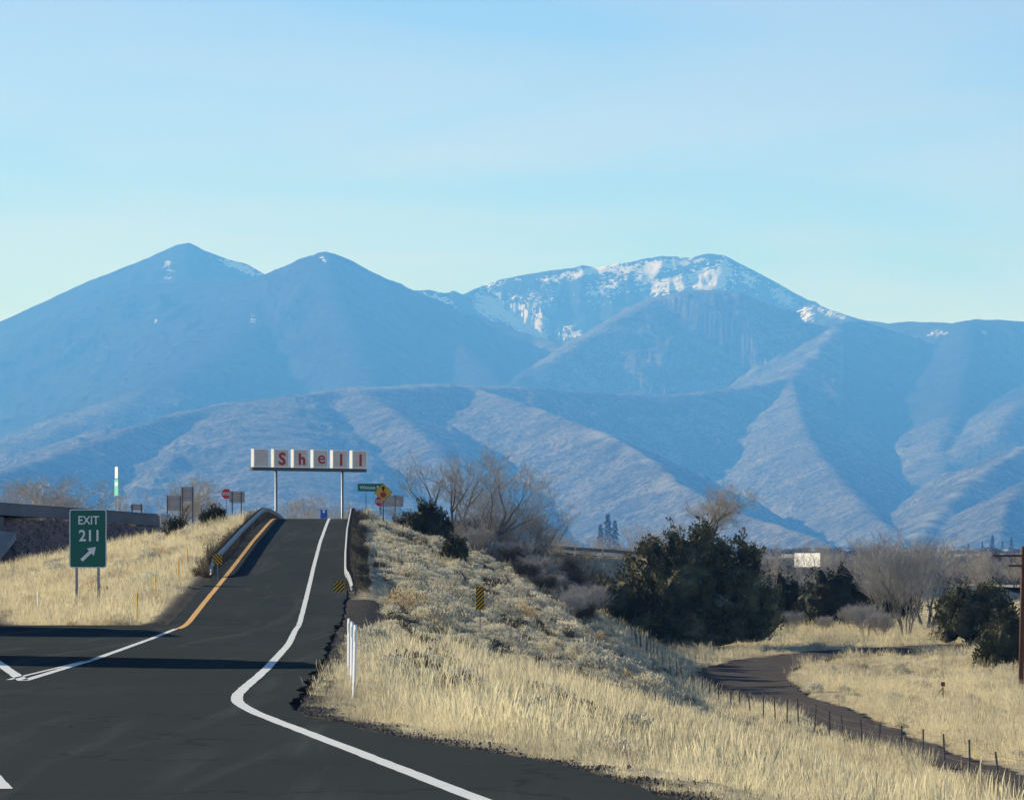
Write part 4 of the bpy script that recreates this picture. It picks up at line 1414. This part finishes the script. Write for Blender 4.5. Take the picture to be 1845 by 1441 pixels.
# the smaller brush between them, past counting
sh_col = bpy.data.collections.new('low_brush_pieces')
for i, k in enumerate(('tan', 'grey', 'tan', 'grey', 'dark')):  # dark pieces put shade gaps between the paler bushes
    sh_col.objects.link(bpy.data.objects.new('low_brush_%d' % i, SH[k][i % 4]))
def low_brush():
    y = npr.uniform(145, 320, 8200)
    x = edge_x(y) + npr.uniform(1.5, 18, 8200)
    y2 = npr.uniform(160, 330, 900); x2 = npr.uniform(-42, -13, 900)
    y3 = npr.uniform(60, 330, 500); x3 = npr.uniform(0, 42, 500)
    X, Y = np.concatenate([x, x2, x3]), np.concatenate([y, y2, y3])
    k = allowed(X, Y) & (np.abs(X) < .14 * Y)
    k &= npr.random(len(X)) < np.clip(.45 + .9 * fbm(X / 3, Y / 5, 2, 401), .06, 1)
    X, Y = X[k], Y[k]
    n = len(X)
    s = npr.uniform(.16, .48, n)
    scatter_gn('low_brush', np.stack([X, Y, ground_z(X, Y) - .03], 1), np.stack([npr.normal(0, .1, n), npr.normal(0, .1, n), npr.uniform(0, 6.28, n)], 1), np.stack([s, s, s * npr.uniform(.8, 1.2, n)], 1),
               npr.choice(5, n, p=[.25, .28, .12, .17, .18]), npr.random(n), sh_col, 'low grey and tan brush filling the slopes between the larger bushes')
low_brush()
print('shrubs', N_SHRUB[0])

# dark weeds hugging both guardrails, and the tall dry stalks on the crossroad bank
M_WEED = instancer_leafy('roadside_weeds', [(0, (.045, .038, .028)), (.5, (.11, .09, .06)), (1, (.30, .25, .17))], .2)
weed_col = bpy.data.collections.new('weed_tufts')
def weed_mesh(seed, n, h):
    r = random.Random(seed)
    m = FM()
    for i in range(n):
        b = Vector((r.gauss(0, .10), r.gauss(0, .10), -.03))
        d = Vector((r.gauss(0, .25), r.gauss(0, .25), 1)).normalized()
        L = h * r.uniform(.4, 1)
        s = Vector((r.uniform(-1, 1), r.uniform(-1, 1), 0)).normalized() * .008
        tip = b + d * L
        m.tri(b - s, b + s, tip)
        for j in range(5):
            p = b + d * L * r.uniform(.35, 1)
            e = (d * .6 + rdir(r)) * r.uniform(.06, .15)
            m.tri(p - s * 1.5, p + s * 1.5, p + e)
    return m.mesh('weed', M_WEED)
for i, (n, h) in enumerate(((26, .55), (22, .85), (18, 1.3))):
    weed_col.objects.link(bpy.data.objects.new('weed_%d' % i, weed_mesh(500 + i, n, h)))
def weeds():
    Xs, Ys_, I, T, S = [], [], [], [], []
    def put(x, y, i, t_, s):
        Xs.append(x); Ys_.append(y); I.append(i); T.append(t_); S.append(s)
    y = npr.uniform(196, 330, 1500)
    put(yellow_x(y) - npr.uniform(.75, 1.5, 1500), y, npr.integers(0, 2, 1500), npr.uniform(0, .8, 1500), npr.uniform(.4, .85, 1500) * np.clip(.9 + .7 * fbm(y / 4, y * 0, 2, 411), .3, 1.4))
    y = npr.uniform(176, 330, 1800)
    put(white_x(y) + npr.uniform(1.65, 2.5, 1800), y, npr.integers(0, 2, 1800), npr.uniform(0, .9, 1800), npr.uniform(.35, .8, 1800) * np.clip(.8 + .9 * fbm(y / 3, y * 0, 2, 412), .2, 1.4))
    # crossroad bank
    n = 5200
    y = npr.uniform(372, 440, n); x = npr.uniform(-8, 46, n)
    dc, zc, sg = path_dist(x, y, CROSS)
    k = (dc > 5.2) & (dc < 15) & (sg > 0)
    x, y, dc = x[k], y[k], dc[k]
    put(x, y, npr.integers(0, 3, len(x)), np.clip(.95 - (dc - 5.5) * .12 + npr.normal(0, .2, len(x)), 0, 1), npr.uniform(.7, 1.3, len(x)))
    # left bank crest under the barrier
    n = 700
    y = npr.uniform(325, 352, n); x = npr.uniform(-44, -20, n)
    dc, zc, sg = path_dist(x, y, CROSS)
    k = (dc > 5.3) & (dc < 6.8) & (sg > 0)
    put(x[k], y[k], npr.integers(0, 2, k.sum()), npr.uniform(.7, 1, k.sum()), npr.uniform(.6, 1.0, k.sum()))
    x, y, i, t_, s = (np.concatenate(a) for a in (Xs, Ys_, I, T, S))
    n = len(x)
    rot = np.stack([npr.normal(0, .1, n), npr.normal(0, .1, n), npr.uniform(0, 6.28, n)], 1)
    scatter_gn('roadside_weeds', np.stack([x, y, ground_z(x, y)], 1), rot, np.repeat(s[:, None], 3, 1), i, t_, weed_col, 'dark dry weeds along the guardrails and tall stalks on the crossroad bank')
weeds()

# ------------------------------------------------------------------ junipers
M_JUN = leafy('juniper_foliage', (.058, .062, .028), .5, .8, .15, (.115, .11, .05))
M_JUN2 = leafy('shade_dark_juniper_foliage', (.040, .046, .023), .4, .9, .12, (.065, .07, .034))  # darker copy of the juniper foliage, shade put into its colour
M_BARK = simple('grey_bark', (.19, .165, .14), .9, .3, 3)
M_TWIG = simple('dead_grey_twigs', (.30, .27, .23), .9, .2, 3)
def juniper(name, base, lobes, n, spray, label, seed, group=None, mat=None, twigs=0):
    """lobes: (x, y, z, rx, ry, rz) relative to the base"""
    r = random.Random(seed)
    root = tag(empty(name, base), label, 'juniper', group)
    m = FM()
    wts = [l[3] * l[5] + l[4] * l[5] for l in lobes]
    per = 34
    for i in range(max(12, n // per)):
        l = r.choices(lobes, wts)[0]
        d = rdir(r, -.5)
        q = r.uniform(.62, 1.06)
        c = Vector((l[0] + d.x * l[3] * q, l[1] + d.y * l[4] * q, l[2] + d.z * l[5] * q))
        cr0 = spray * r.uniform(.9, 1.9)
        if c.z < cr0: c.z = cr0 * r.uniform(.5, 1.2)
        ax = (Vector((d.x, d.y, 0)) * .55 + Vector((0, 0, 1))).normalized()
        for k in range(per):
            t_ = r.uniform(-.8, 1.25)
            w = cr0 * .62 * math.sqrt(max(.05, 1 - (t_ / 1.3) ** 2)) * math.sqrt(r.random())
            a_ = r.uniform(0, 6.283)
            p = c + ax * t_ * cr0 + Vector((math.cos(a_) * w, math.sin(a_) * w, 0))
            out = (Vector((math.cos(a_), math.sin(a_), 0)) * .6 + ax).normalized()
            L = spray * r.uniform(.35, .8)
            e = (out + Vector((r.gauss(0, .35), r.gauss(0, .35), r.gauss(.1, .3)))).normalized() * L
            s = e.cross(rdir(r)).normalized() * L * r.uniform(.18, .32)
            m.quad(p - s * .5, p + s * .5, p + e * .55 + s, p + e * .55 - s)
            m.tri(p + e * .55 - s, p + e * .55 + s, p + e)
    for l in lobes:                              # the dense inside of the crown
        b_ = bmesh.new()
        bmesh.ops.create_icosphere(b_, subdivisions=2, radius=1)
        o_ = len(m.v)
        for v in b_.verts:
            k = .78 * r.uniform(.82, 1.08)
            m.v.append(Vector((l[0] + v.co.x * l[3] * k, l[1] + v.co.y * l[4] * k, max(.02, l[2] + v.co.z * l[5] * k))))
        m.f += [tuple(v.index + o_ for v in f.verts) for f in b_.faces]
        b_.free()
    cr_ = bpy.data.objects.new('crown', m.mesh('crown', mat or M_JUN))
    col.objects.link(cr_)
    cr_.parent = root
    b = MB()
    for l in lobes[:6]:
        b.tube((l[0] * .15, l[1] * .15, -.3), (l[0] * .8, l[1] * .8, l[2]), .16 * max(.5, l[3] / 2), .05, 6)
    b.build('trunk', M_BARK, root)
    if twigs:
        tm = FM()
        for i in range(twigs):
            l = r.choice(lobes)
            d = rdir(r, -.4)
            p = Vector((l[0] + d.x * l[3] * .9, l[1] - abs(d.y) * l[4] * .95, max(.4, l[2] + d.z * l[5] * .8)))
            for j in range(4):
                e = (d + rdir(r) * .9).normalized() * r.uniform(.3, .8)
                s = e.cross(rdir(r)).normalized() * .018
                tm.tri(p - s, p + s, p + e)
        tw = bpy.data.objects.new('dead_twigs', tm.mesh('dead_twigs', M_TWIG))
        col.objects.link(tw); tw.parent = root
    return root
# the big one: many stems, spiky tops
bp = on_ground(1238, 292)
def L_(px, py, rw, rh, dy=0, ry=None):
    c = at(px, py + 10, 292)
    return (c.x - bp.x, dy, c.z - bp.z, rw / 27.4, (ry or rw) / 27.4, rh / 27.4)
juniper('juniper', bp, [L_(1235, 1060, 85, 88, -.5), L_(1118, 1085, 66, 68, .2), L_(1180, 1030, 60, 62, .6), L_(1262, 1000, 52, 55, .2), L_(1330, 1060, 62, 80, .8), L_(1378, 1095, 40, 58, 1.2),
                        L_(1215, 968, 14, 28, .4), L_(1265, 962, 18, 30, 0), L_(1340, 985, 14, 30, .6), L_(1362, 1000, 13, 30, .9), L_(1175, 985, 26, 24, .6), L_(1092, 1118, 42, 40, -.8), L_(1160, 1120, 50, 36, -1.6),
                        L_(1240, 1118, 60, 38, -2.2), L_(1310, 1125, 55, 32, -1.2), L_(1290, 1085, 40, 26, -2.4), L_(1110, 1135, 40, 22, -1.2), L_(1200, 1138, 55, 20, -2.0), L_(1280, 1138, 60, 20, -1.6), L_(1350, 1130, 45, 24, -.4), L_(1088, 1092, 38, 50, .6), L_(1076, 1118, 28, 34, -.2), L_(1230, 990, 20, 30, .2), L_(1300, 985, 22, 30, .7)], 44000, .29,
        'large spreading dark juniper with many stems beside the cinder track', 5, None, None, 130)
def small_jun(px, Y, wpx, hpx, label, seed, n=2200, mat=None, group=None, name='juniper'):
    p = on_ground(px, Y)
    k = Y / F
    w, h = wpx * k, hpx * k
    r = random.Random(seed)
    lobes = [(0, 0, h * .45, w * .36, w * .36, h * .46)]
    for i in range(6):
        a = i * 1.05 + r.uniform(-.4, .4)
        lobes.append((math.cos(a) * w * .28, math.sin(a) * w * .22, h * r.uniform(.28, .55), w * .2, w * .2, h * r.uniform(.26, .36)))
    for i in range(5):
        lobes.append((r.uniform(-.36, .36) * w, r.uniform(-.3, .1) * w, h * .16, w * .17, w * .17, h * .17))
    for i in range(4):
        lobes.append((r.uniform(-.25, .25) * w, r.uniform(-.1, .1) * w, h * r.uniform(.68, .82), w * .09, w * .09, h * .2))
    return juniper(name, p, lobes, int(n * 3.2), min(.28, max(.17, w * .06)), label, seed, group, mat)
small_jun(386, 300, 54, 38, 'rounded dark juniper on the left bank below the stop sign', 11, 1500)
small_jun(316, 305, 46, 34, 'low dark juniper left of the rounded one on the left bank', 12, 1100)
small_jun(765, 298, 78, 72, 'dark juniper at the top of the right bank under the bare trees', 13, 2400)
small_jun(726, 330, 44, 36, 'small juniper just right of the yellow diamond sign', 14, 900)
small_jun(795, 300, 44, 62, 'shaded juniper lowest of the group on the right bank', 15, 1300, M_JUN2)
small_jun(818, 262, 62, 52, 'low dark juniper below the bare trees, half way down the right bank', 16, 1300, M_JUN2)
small_jun(1756, 296, 158, 112, 'dark green juniper left of the utility pole', 17, 5200)
small_jun(1818, 262, 120, 112, 'dark green juniper directly behind the utility pole', 18, 4200)
small_jun(1500, 330, 150, 110, 'dark juniper filling the shade between the bare trees behind the cinder track', 19, 2600, M_JUN2)  # this and the next two are added to fill the dark tree shade
small_jun(1425, 335, 90, 96, 'dark juniper filling the shade just right of the large spreading one', 20, 1600, M_JUN2)
small_jun(1600, 345, 110, 70, 'dark juniper filling the shade under the broad bare tree', 21, 1600, M_JUN2)

# ------------------------------------------------------------------ bare trees
def bare_tree_mesh(seed, H, stems, spread, mat, levels=5, dens=1.0, up=.35, thick=1.0, wander=.22):
    r = random.Random(seed)
    T, Wg = MB(), FM()
    def branch(p, d, L, rad, lev):
        n = 3 if lev < 3 else 2
        pts = [p]
        q, dd = p.copy(), d.copy()
        for i in range(n):
            dd = (dd + rdir(r) * wander + Vector((0, 0, up * .22))).normalized()
            q = q + dd * (L / n)
            pts.append(q.copy())
        for i in range(n):
            r0, r1 = rad * (1 - .55 * i / n), rad * (1 - .55 * (i + 1) / n)
            if lev <= 1:
                T.tube(pts[i], pts[i + 1], r0, r1, 6, 0, False)
            else:
                s = (pts[i + 1] - pts[i]).cross(rdir(r))
                if s.length < 1e-6: continue
                s.normalize()
                w0, w1 = max(r0, .007), max(r1, .006)
                Wg.quad(pts[i] - s * w0, pts[i] + s * w0, pts[i + 1] + s * w1, pts[i + 1] - s * w1)
                if lev == 2:
                    s = (pts[i + 1] - pts[i]).cross(s).normalized()
                    Wg.quad(pts[i] - s * w0, pts[i] + s * w0, pts[i + 1] + s * w1, pts[i + 1] - s * w1)
        if lev >= levels: return
        k = {0: 5, 1: 5, 2: 5, 3: 5, 4: 4}.get(lev, 3)
        k = max(2, int(round(k * dens + r.uniform(-.6, .6))))
        for i in range(k):
            f = r.uniform(.35, 1) if i < k - 1 else 1.0
            j = min(n - 1, int(f * n))
            b = pts[j].lerp(pts[j + 1], f * n - j)
            ax = (pts[j + 1] - pts[j]).normalized()
            side = ax.cross(rdir(r)).normalized()
            ang = r.uniform(.35, .85) * spread
            nd = (ax * math.cos(ang) + side * math.sin(ang))
            nd = (nd + Vector((0, 0, up * .5))).normalized()
            branch(b, nd, L * r.uniform(.48, .72), rad * .42, lev + 1)
    for s in range(stems):
        a = s * 6.283 / stems + r.uniform(-.5, .5)
        tilt = 0 if stems == 1 else r.uniform(.15, .42)
        d = Vector((math.cos(a) * tilt, math.sin(a) * tilt, 1)).normalized()
        branch(Vector((math.cos(a) * .15, math.sin(a) * .15, -.3)), d, H * r.uniform(.40, .5), .035 * H * .5 * thick / math.sqrt(stems) * 1.5, 0)
    vz = [v[2] for v in T.v] + [p.z for p in Wg.v]
    k = H / max(vz)
    T.v = [(x * k, y * k, z * k) for x, y, z in T.v]
    Wg.v = [p * k for p in Wg.v]
    tm = bpy.data.meshes.new('trunk')
    tm.from_pydata(T.v, [], T.f); tm.update(); tm.materials.append(mat[0])
    return tm, Wg.mesh('twigs', mat[1])
M_TRUNK = simple('bare_tree_bark', (.17, .155, .135), .9, .3, 2)
M_TW = simple('bare_tree_twigs', (.40, .385, .355), .9, .2, .6)
M_TW2 = simple('pale_bare_twigs', (.44, .40, .335), .9, .2, .6)
BT = {
    'vase': bare_tree_mesh(701, 8.0, 3, 1.0, (M_TRUNK, M_TW), 5, .86, .34, 1.25),
    'vase2': bare_tree_mesh(702, 8.0, 3, 1.05, (M_TRUNK, M_TW), 5, .86, .30, 1.25),
    'round': bare_tree_mesh(703, 8.0, 1, 1.05, (M_TRUNK, M_TW2), 5, 1.05, .22),
    'round2': bare_tree_mesh(704, 8.0, 2, 1.1, (M_TRUNK, M_TW2), 5, 1.0, .25),
    'bush': bare_tree_mesh(705, 8.0, 7, .8, (M_TRUNK, M_TW), 4, 1.15, .42, .6),
    'thicket': bare_tree_mesh(707, 8.0, 9, .95, (M_TRUNK, simple('shade_dark_thicket_twigs', (.075, .068, .058), .9, .35, .8)), 4, 1.15, .35, .5),  # twigs darkened for bushes in tree shade; the shade is in the colour
    'thin': bare_tree_mesh(706, 8.0, 2, .8, (M_TRUNK, M_TW), 4, .9, .45, .7),
}
def bare_tree(px, Y, base_py, top_py, kind, label, wide=1.0, rz=None, group=None, name='bare_tree', cat='bare tree'):
    x = (px - CX) / F * Y
    z = gz(x, Y) - .1
    h = at(px, top_py, Y).z - z
    root = tag(empty(name, (x, Y, z), rng.uniform(0, 6.28) if rz is None else rz), label, cat, group)
    s = h / 8.0
    root.scale = (s * wide, s * wide, s)
    for nm, me in (('trunk', BT[kind][0]), ('crown', BT[kind][1])):
        o = bpy.data.objects.new(nm, me)
        col.objects.link(o)
        o.parent = root
    return root
bare_tree(14, 430, 0, 848, 'round', 'bare tree at the far left behind the bridge barrier', 1.9)
bare_tree(64, 425, 0, 856, 'round2', 'second bare tree from the left behind the bridge barrier', 1.7)
bare_tree(314, 425, 0, 854, 'round', 'lone bare tree behind the grey sign backs on the left', 1.25)
bare_tree(272, 440, 0, 872, 'thin', 'thin bare tree left of the lone one behind the sign backs', 1.2)
bare_tree(560, 470, 0, 892, 'round2', 'low bare tree between the two poles of the letter sign', 1.2)
bare_tree(606, 480, 0, 884, 'round', 'bare tree behind the right pole of the letter sign', 1.2)
bare_tree(640, 470, 0, 895, 'thin', 'small bare tree at the top end of the right guardrail', 1.3)
bare_tree(812, 322, 0, 795, 'vase', 'tall bare tree, left one of the pair in the middle', 1.15)
bare_tree(868, 318, 0, 795, 'vase2', 'tall bare tree, right one of the pair in the middle', 1.2)
bare_tree(912, 326, 0, 838, 'vase', 'bare tree just right of the tall pair in the middle', .95)
bare_tree(948, 322, 0, 900, 'bush', 'low spreading bare tree right of the tall pair', 1.35)
bare_tree(1264, 425, 0, 866, 'round', 'bare tree rising behind the top of the big juniper', 1.35)
bare_tree(1190, 440, 0, 915, 'thin', 'thin bare tree left of the one behind the big juniper', 1.2)
bare_tree(1452, 385, 0, 962, 'vase2', 'bare tree in front of the white signboard', .95)
bare_tree(1402, 380, 0, 968, 'vase', 'bare tree right of the big juniper and left of the white signboard', .8)
bare_tree(1632, 312, 0, 948, 'bush', 'broad bushy bare tree between the white signboard and the utility pole', 1.35)
bare_tree(1670, 322, 0, 940, 'vase', 'taller bare tree rising from the broad bushy one', .9)
bare_tree(1590, 325, 0, 985, 'bush', 'grey bare tree at the left side of the broad bushy one', 1.0)
bare_tree(1770, 420, 0, 985, 'round2', 'small bare tree between the broad bushy one and the utility pole', 1.1)
ORD = ['first','second','third','fourth','fifth','sixth','seventh','eighth','ninth','tenth','eleventh','twelfth']
for i, (px, tp, kd) in enumerate(((1725, 978, 'round2'), (1000, 952, 'thin'), (1030, 946, 'round'), (1062, 955, 'thin'), (1090, 958, 'round2'), (1125, 945, 'thin'), (1158, 950, 'round'), (1360, 965, 'thin'), (1510, 975, 'round'), (1550, 968, 'round2'), (1790, 985, 'round'), (1830, 990, 'round2'))):
    bare_tree(px, 500 + 14 * (i % 4), 0, tp, kd, 'small bare tree beyond the crossroad, %s from the left in the far row' % ORD[i], 1.2, None, 'far row of bare trees beyond the crossroad')
thick = []
for _ in range(4000):
    if len(thick) >= 44: break
    Y = rng.uniform(238, 352)
    lo = 840 + max(0, 322 - Y) * 2.15
    if lo > 1040: continue
    px = rng.uniform(lo, 1052)
    x = (px - CX) / F * Y
    if any((x - q[0]) ** 2 + (Y - q[1]) ** 2 * .25 < 1.7 for q in thick): continue
    thick.append((x, Y, px, rng.uniform(1.5, 2.7) + (1.2 if Y > 325 else 0), rng.random() < .62))
def trank(v, i):
    return sum(1 for q in thick if q[i] < v[i]) / len(thick)
for q in thick:
    x, Y, px, h, dk = q
    z = gz(x, Y)
    tp = HY - (z + h - CAMZ) * F / Y
    lb = '%s %s leafless bush in the thicket left of the big juniper, %s, %s row' % (('short', 'mid-height', 'tall')[min(2, int(trank(q, 3) * 3))], 'dark' if dk else 'grey', ('far left', 'left', 'middle', 'right', 'far right')[min(4, int(trank(q, 2) * 5))], ('nearest', 'near', 'middle', 'farther', 'farthest')[min(4, int(trank(q, 1) * 5))])
    bare_tree(px, Y, 0, tp, 'thicket' if dk else 'bush', lb, rng.uniform(1.2, 1.7), None, 'leafless bushes left of the big juniper', 'bare_shrub', 'bare shrub')
for i, (px, Y, tp) in enumerate(((1425, 312, 1095), (1560, 306, 1080), (1590, 303, 1095), (1485, 318, 1105), (1540, 318, 1085))):
    bare_tree(px, Y, 0, tp, 'bush', 'leafless bush in the shade behind the cinder track, %s of five' % ORD[i], 1.2, None, 'leafless bushes behind the cinder track', 'bare_shrub', 'bare shrub')

# far pines on the plain
def pine_mesh(seed):
    r = random.Random(seed)
    m = FM()
    for i in range(900):
        z = r.uniform(.18, 1)
        w = (1 - z) ** .8 * .24 * (.65 + .35 * math.sin(z * 40 + seed)) + .01
        a = r.uniform(0, 6.283)
        q = w * math.sqrt(r.random())
        p = Vector((math.cos(a) * q, math.sin(a) * q, z))
        e = Vector((math.cos(a), math.sin(a), r.uniform(-.3, .6))) * .05
        s = Vector((-math.sin(a), math.cos(a), r.gauss(0, .4))) * .018
        m.tri(p - s, p + s, p + e)
    t_ = MB(); t_.tube((0, 0, -.05), (0, 0, .95), .018, .004, 5)
    tm = bpy.data.meshes.new('trunk'); tm.from_pydata(t_.v, [], t_.f); tm.update(); tm.materials.append(M_BARK)
    return m.mesh('pine_crown', M_JUN2), tm
PINE = [pine_mesh(900 + i) for i in range(3)]
for i, (px, Y, tp) in enumerate(((1095, 4200, 926), (1108, 4300, 938), (1082, 4250, 945), (1788, 5200, 964), (1822, 5000, 968), (1770, 5300, 976), (1806, 5400, 974), (1700, 5300, 982), (1745, 5200, 980))):
    x = (px - CX) / F * Y
    z = gz(x, Y) - 2
    h = at(px, tp, Y).z - z
    root = tag(empty('pine_tree', (x, Y, z), rng.uniform(0, 6)), 'small hazy blue pine far off below the mountains, %s of nine' % ORD[i], 'pine tree', 'far pines on the plain')
    root.scale = (h, h, h)
    for nm, me in (('crown', PINE[i % 3][0]), ('trunk', PINE[i % 3][1])):
        o = bpy.data.objects.new(nm, me); col.objects.link(o); o.parent = root
# distant scrub woodland on the plain, one mass
def far_woods():
    c = bpy.data.collections.new('far_scrub')
    for i in range(3):
        c.objects.link(bpy.data.objects.new('scrub_%d' % i, SH['dark'][i]))
    n = 8000
    Y = 650 * (8800 / 650) ** npr.random(n)
    X = npr.uniform(-.17, .17, n) * Y
    k = fbm(X / 350, Y / 500, 3, 301) > -.3
    X, Y = X[k], Y[k]
    n = len(X)
    s = npr.uniform(1.6, 4.2, n)
    Z = ground_z(X, Y) + 6 * fbm(X / 400, Y / 400, 3, 81) * smoothstep(700, 2500, Y)
    scatter_gn('far_scrub_woodland', np.stack([X, Y, Z - .5], 1), np.stack([n * [0], n * [0], npr.uniform(0, 6.28, n)], 1), np.stack([s * 1.5, s * 1.5, s], 1), npr.integers(0, 3, n), npr.random(n), c, 'far dark scrub woodland spread over the plain below the mountains')
far_woods()
# ------------------------------------------------------------------ haze
def build_haze():
    x0, x1, y0, y1, z0, z1 = -14000, 14000, -600, 34500, -12, 2120
    vs = [(x, y, z) for z in (z0, z1) for y in (y0, y1) for x in (x0, x1)]
    fs = [(0, 2, 3, 1), (4, 5, 7, 6), (0, 1, 5, 4), (1, 3, 7, 5), (3, 2, 6, 7), (2, 0, 4, 6)]
    m = bpy.data.materials.new('haze_air')
    m.use_nodes = True
    t = m.node_tree
    t.nodes.clear()
    out = t.nodes.new('ShaderNodeOutputMaterial')
    v = t.nodes.new('ShaderNodeVolumePrincipled')
    v.inputs['Color'].default_value = (.10, .37, 1.0, 1)
    v.inputs['Absorption Color'].default_value = (1, 1, 1, 1)
    v.inputs['Density'].default_value = 6.8e-5
    v.inputs['Anisotropy'].default_value = 0.0
    t.links.new(v.outputs[0], out.inputs['Volume'])
    o = mkobj('haze', vs, fs, m)
    tag(o, 'pale blue haze in the air between the road and the mountains', None, None, 'stuff')
build_haze()
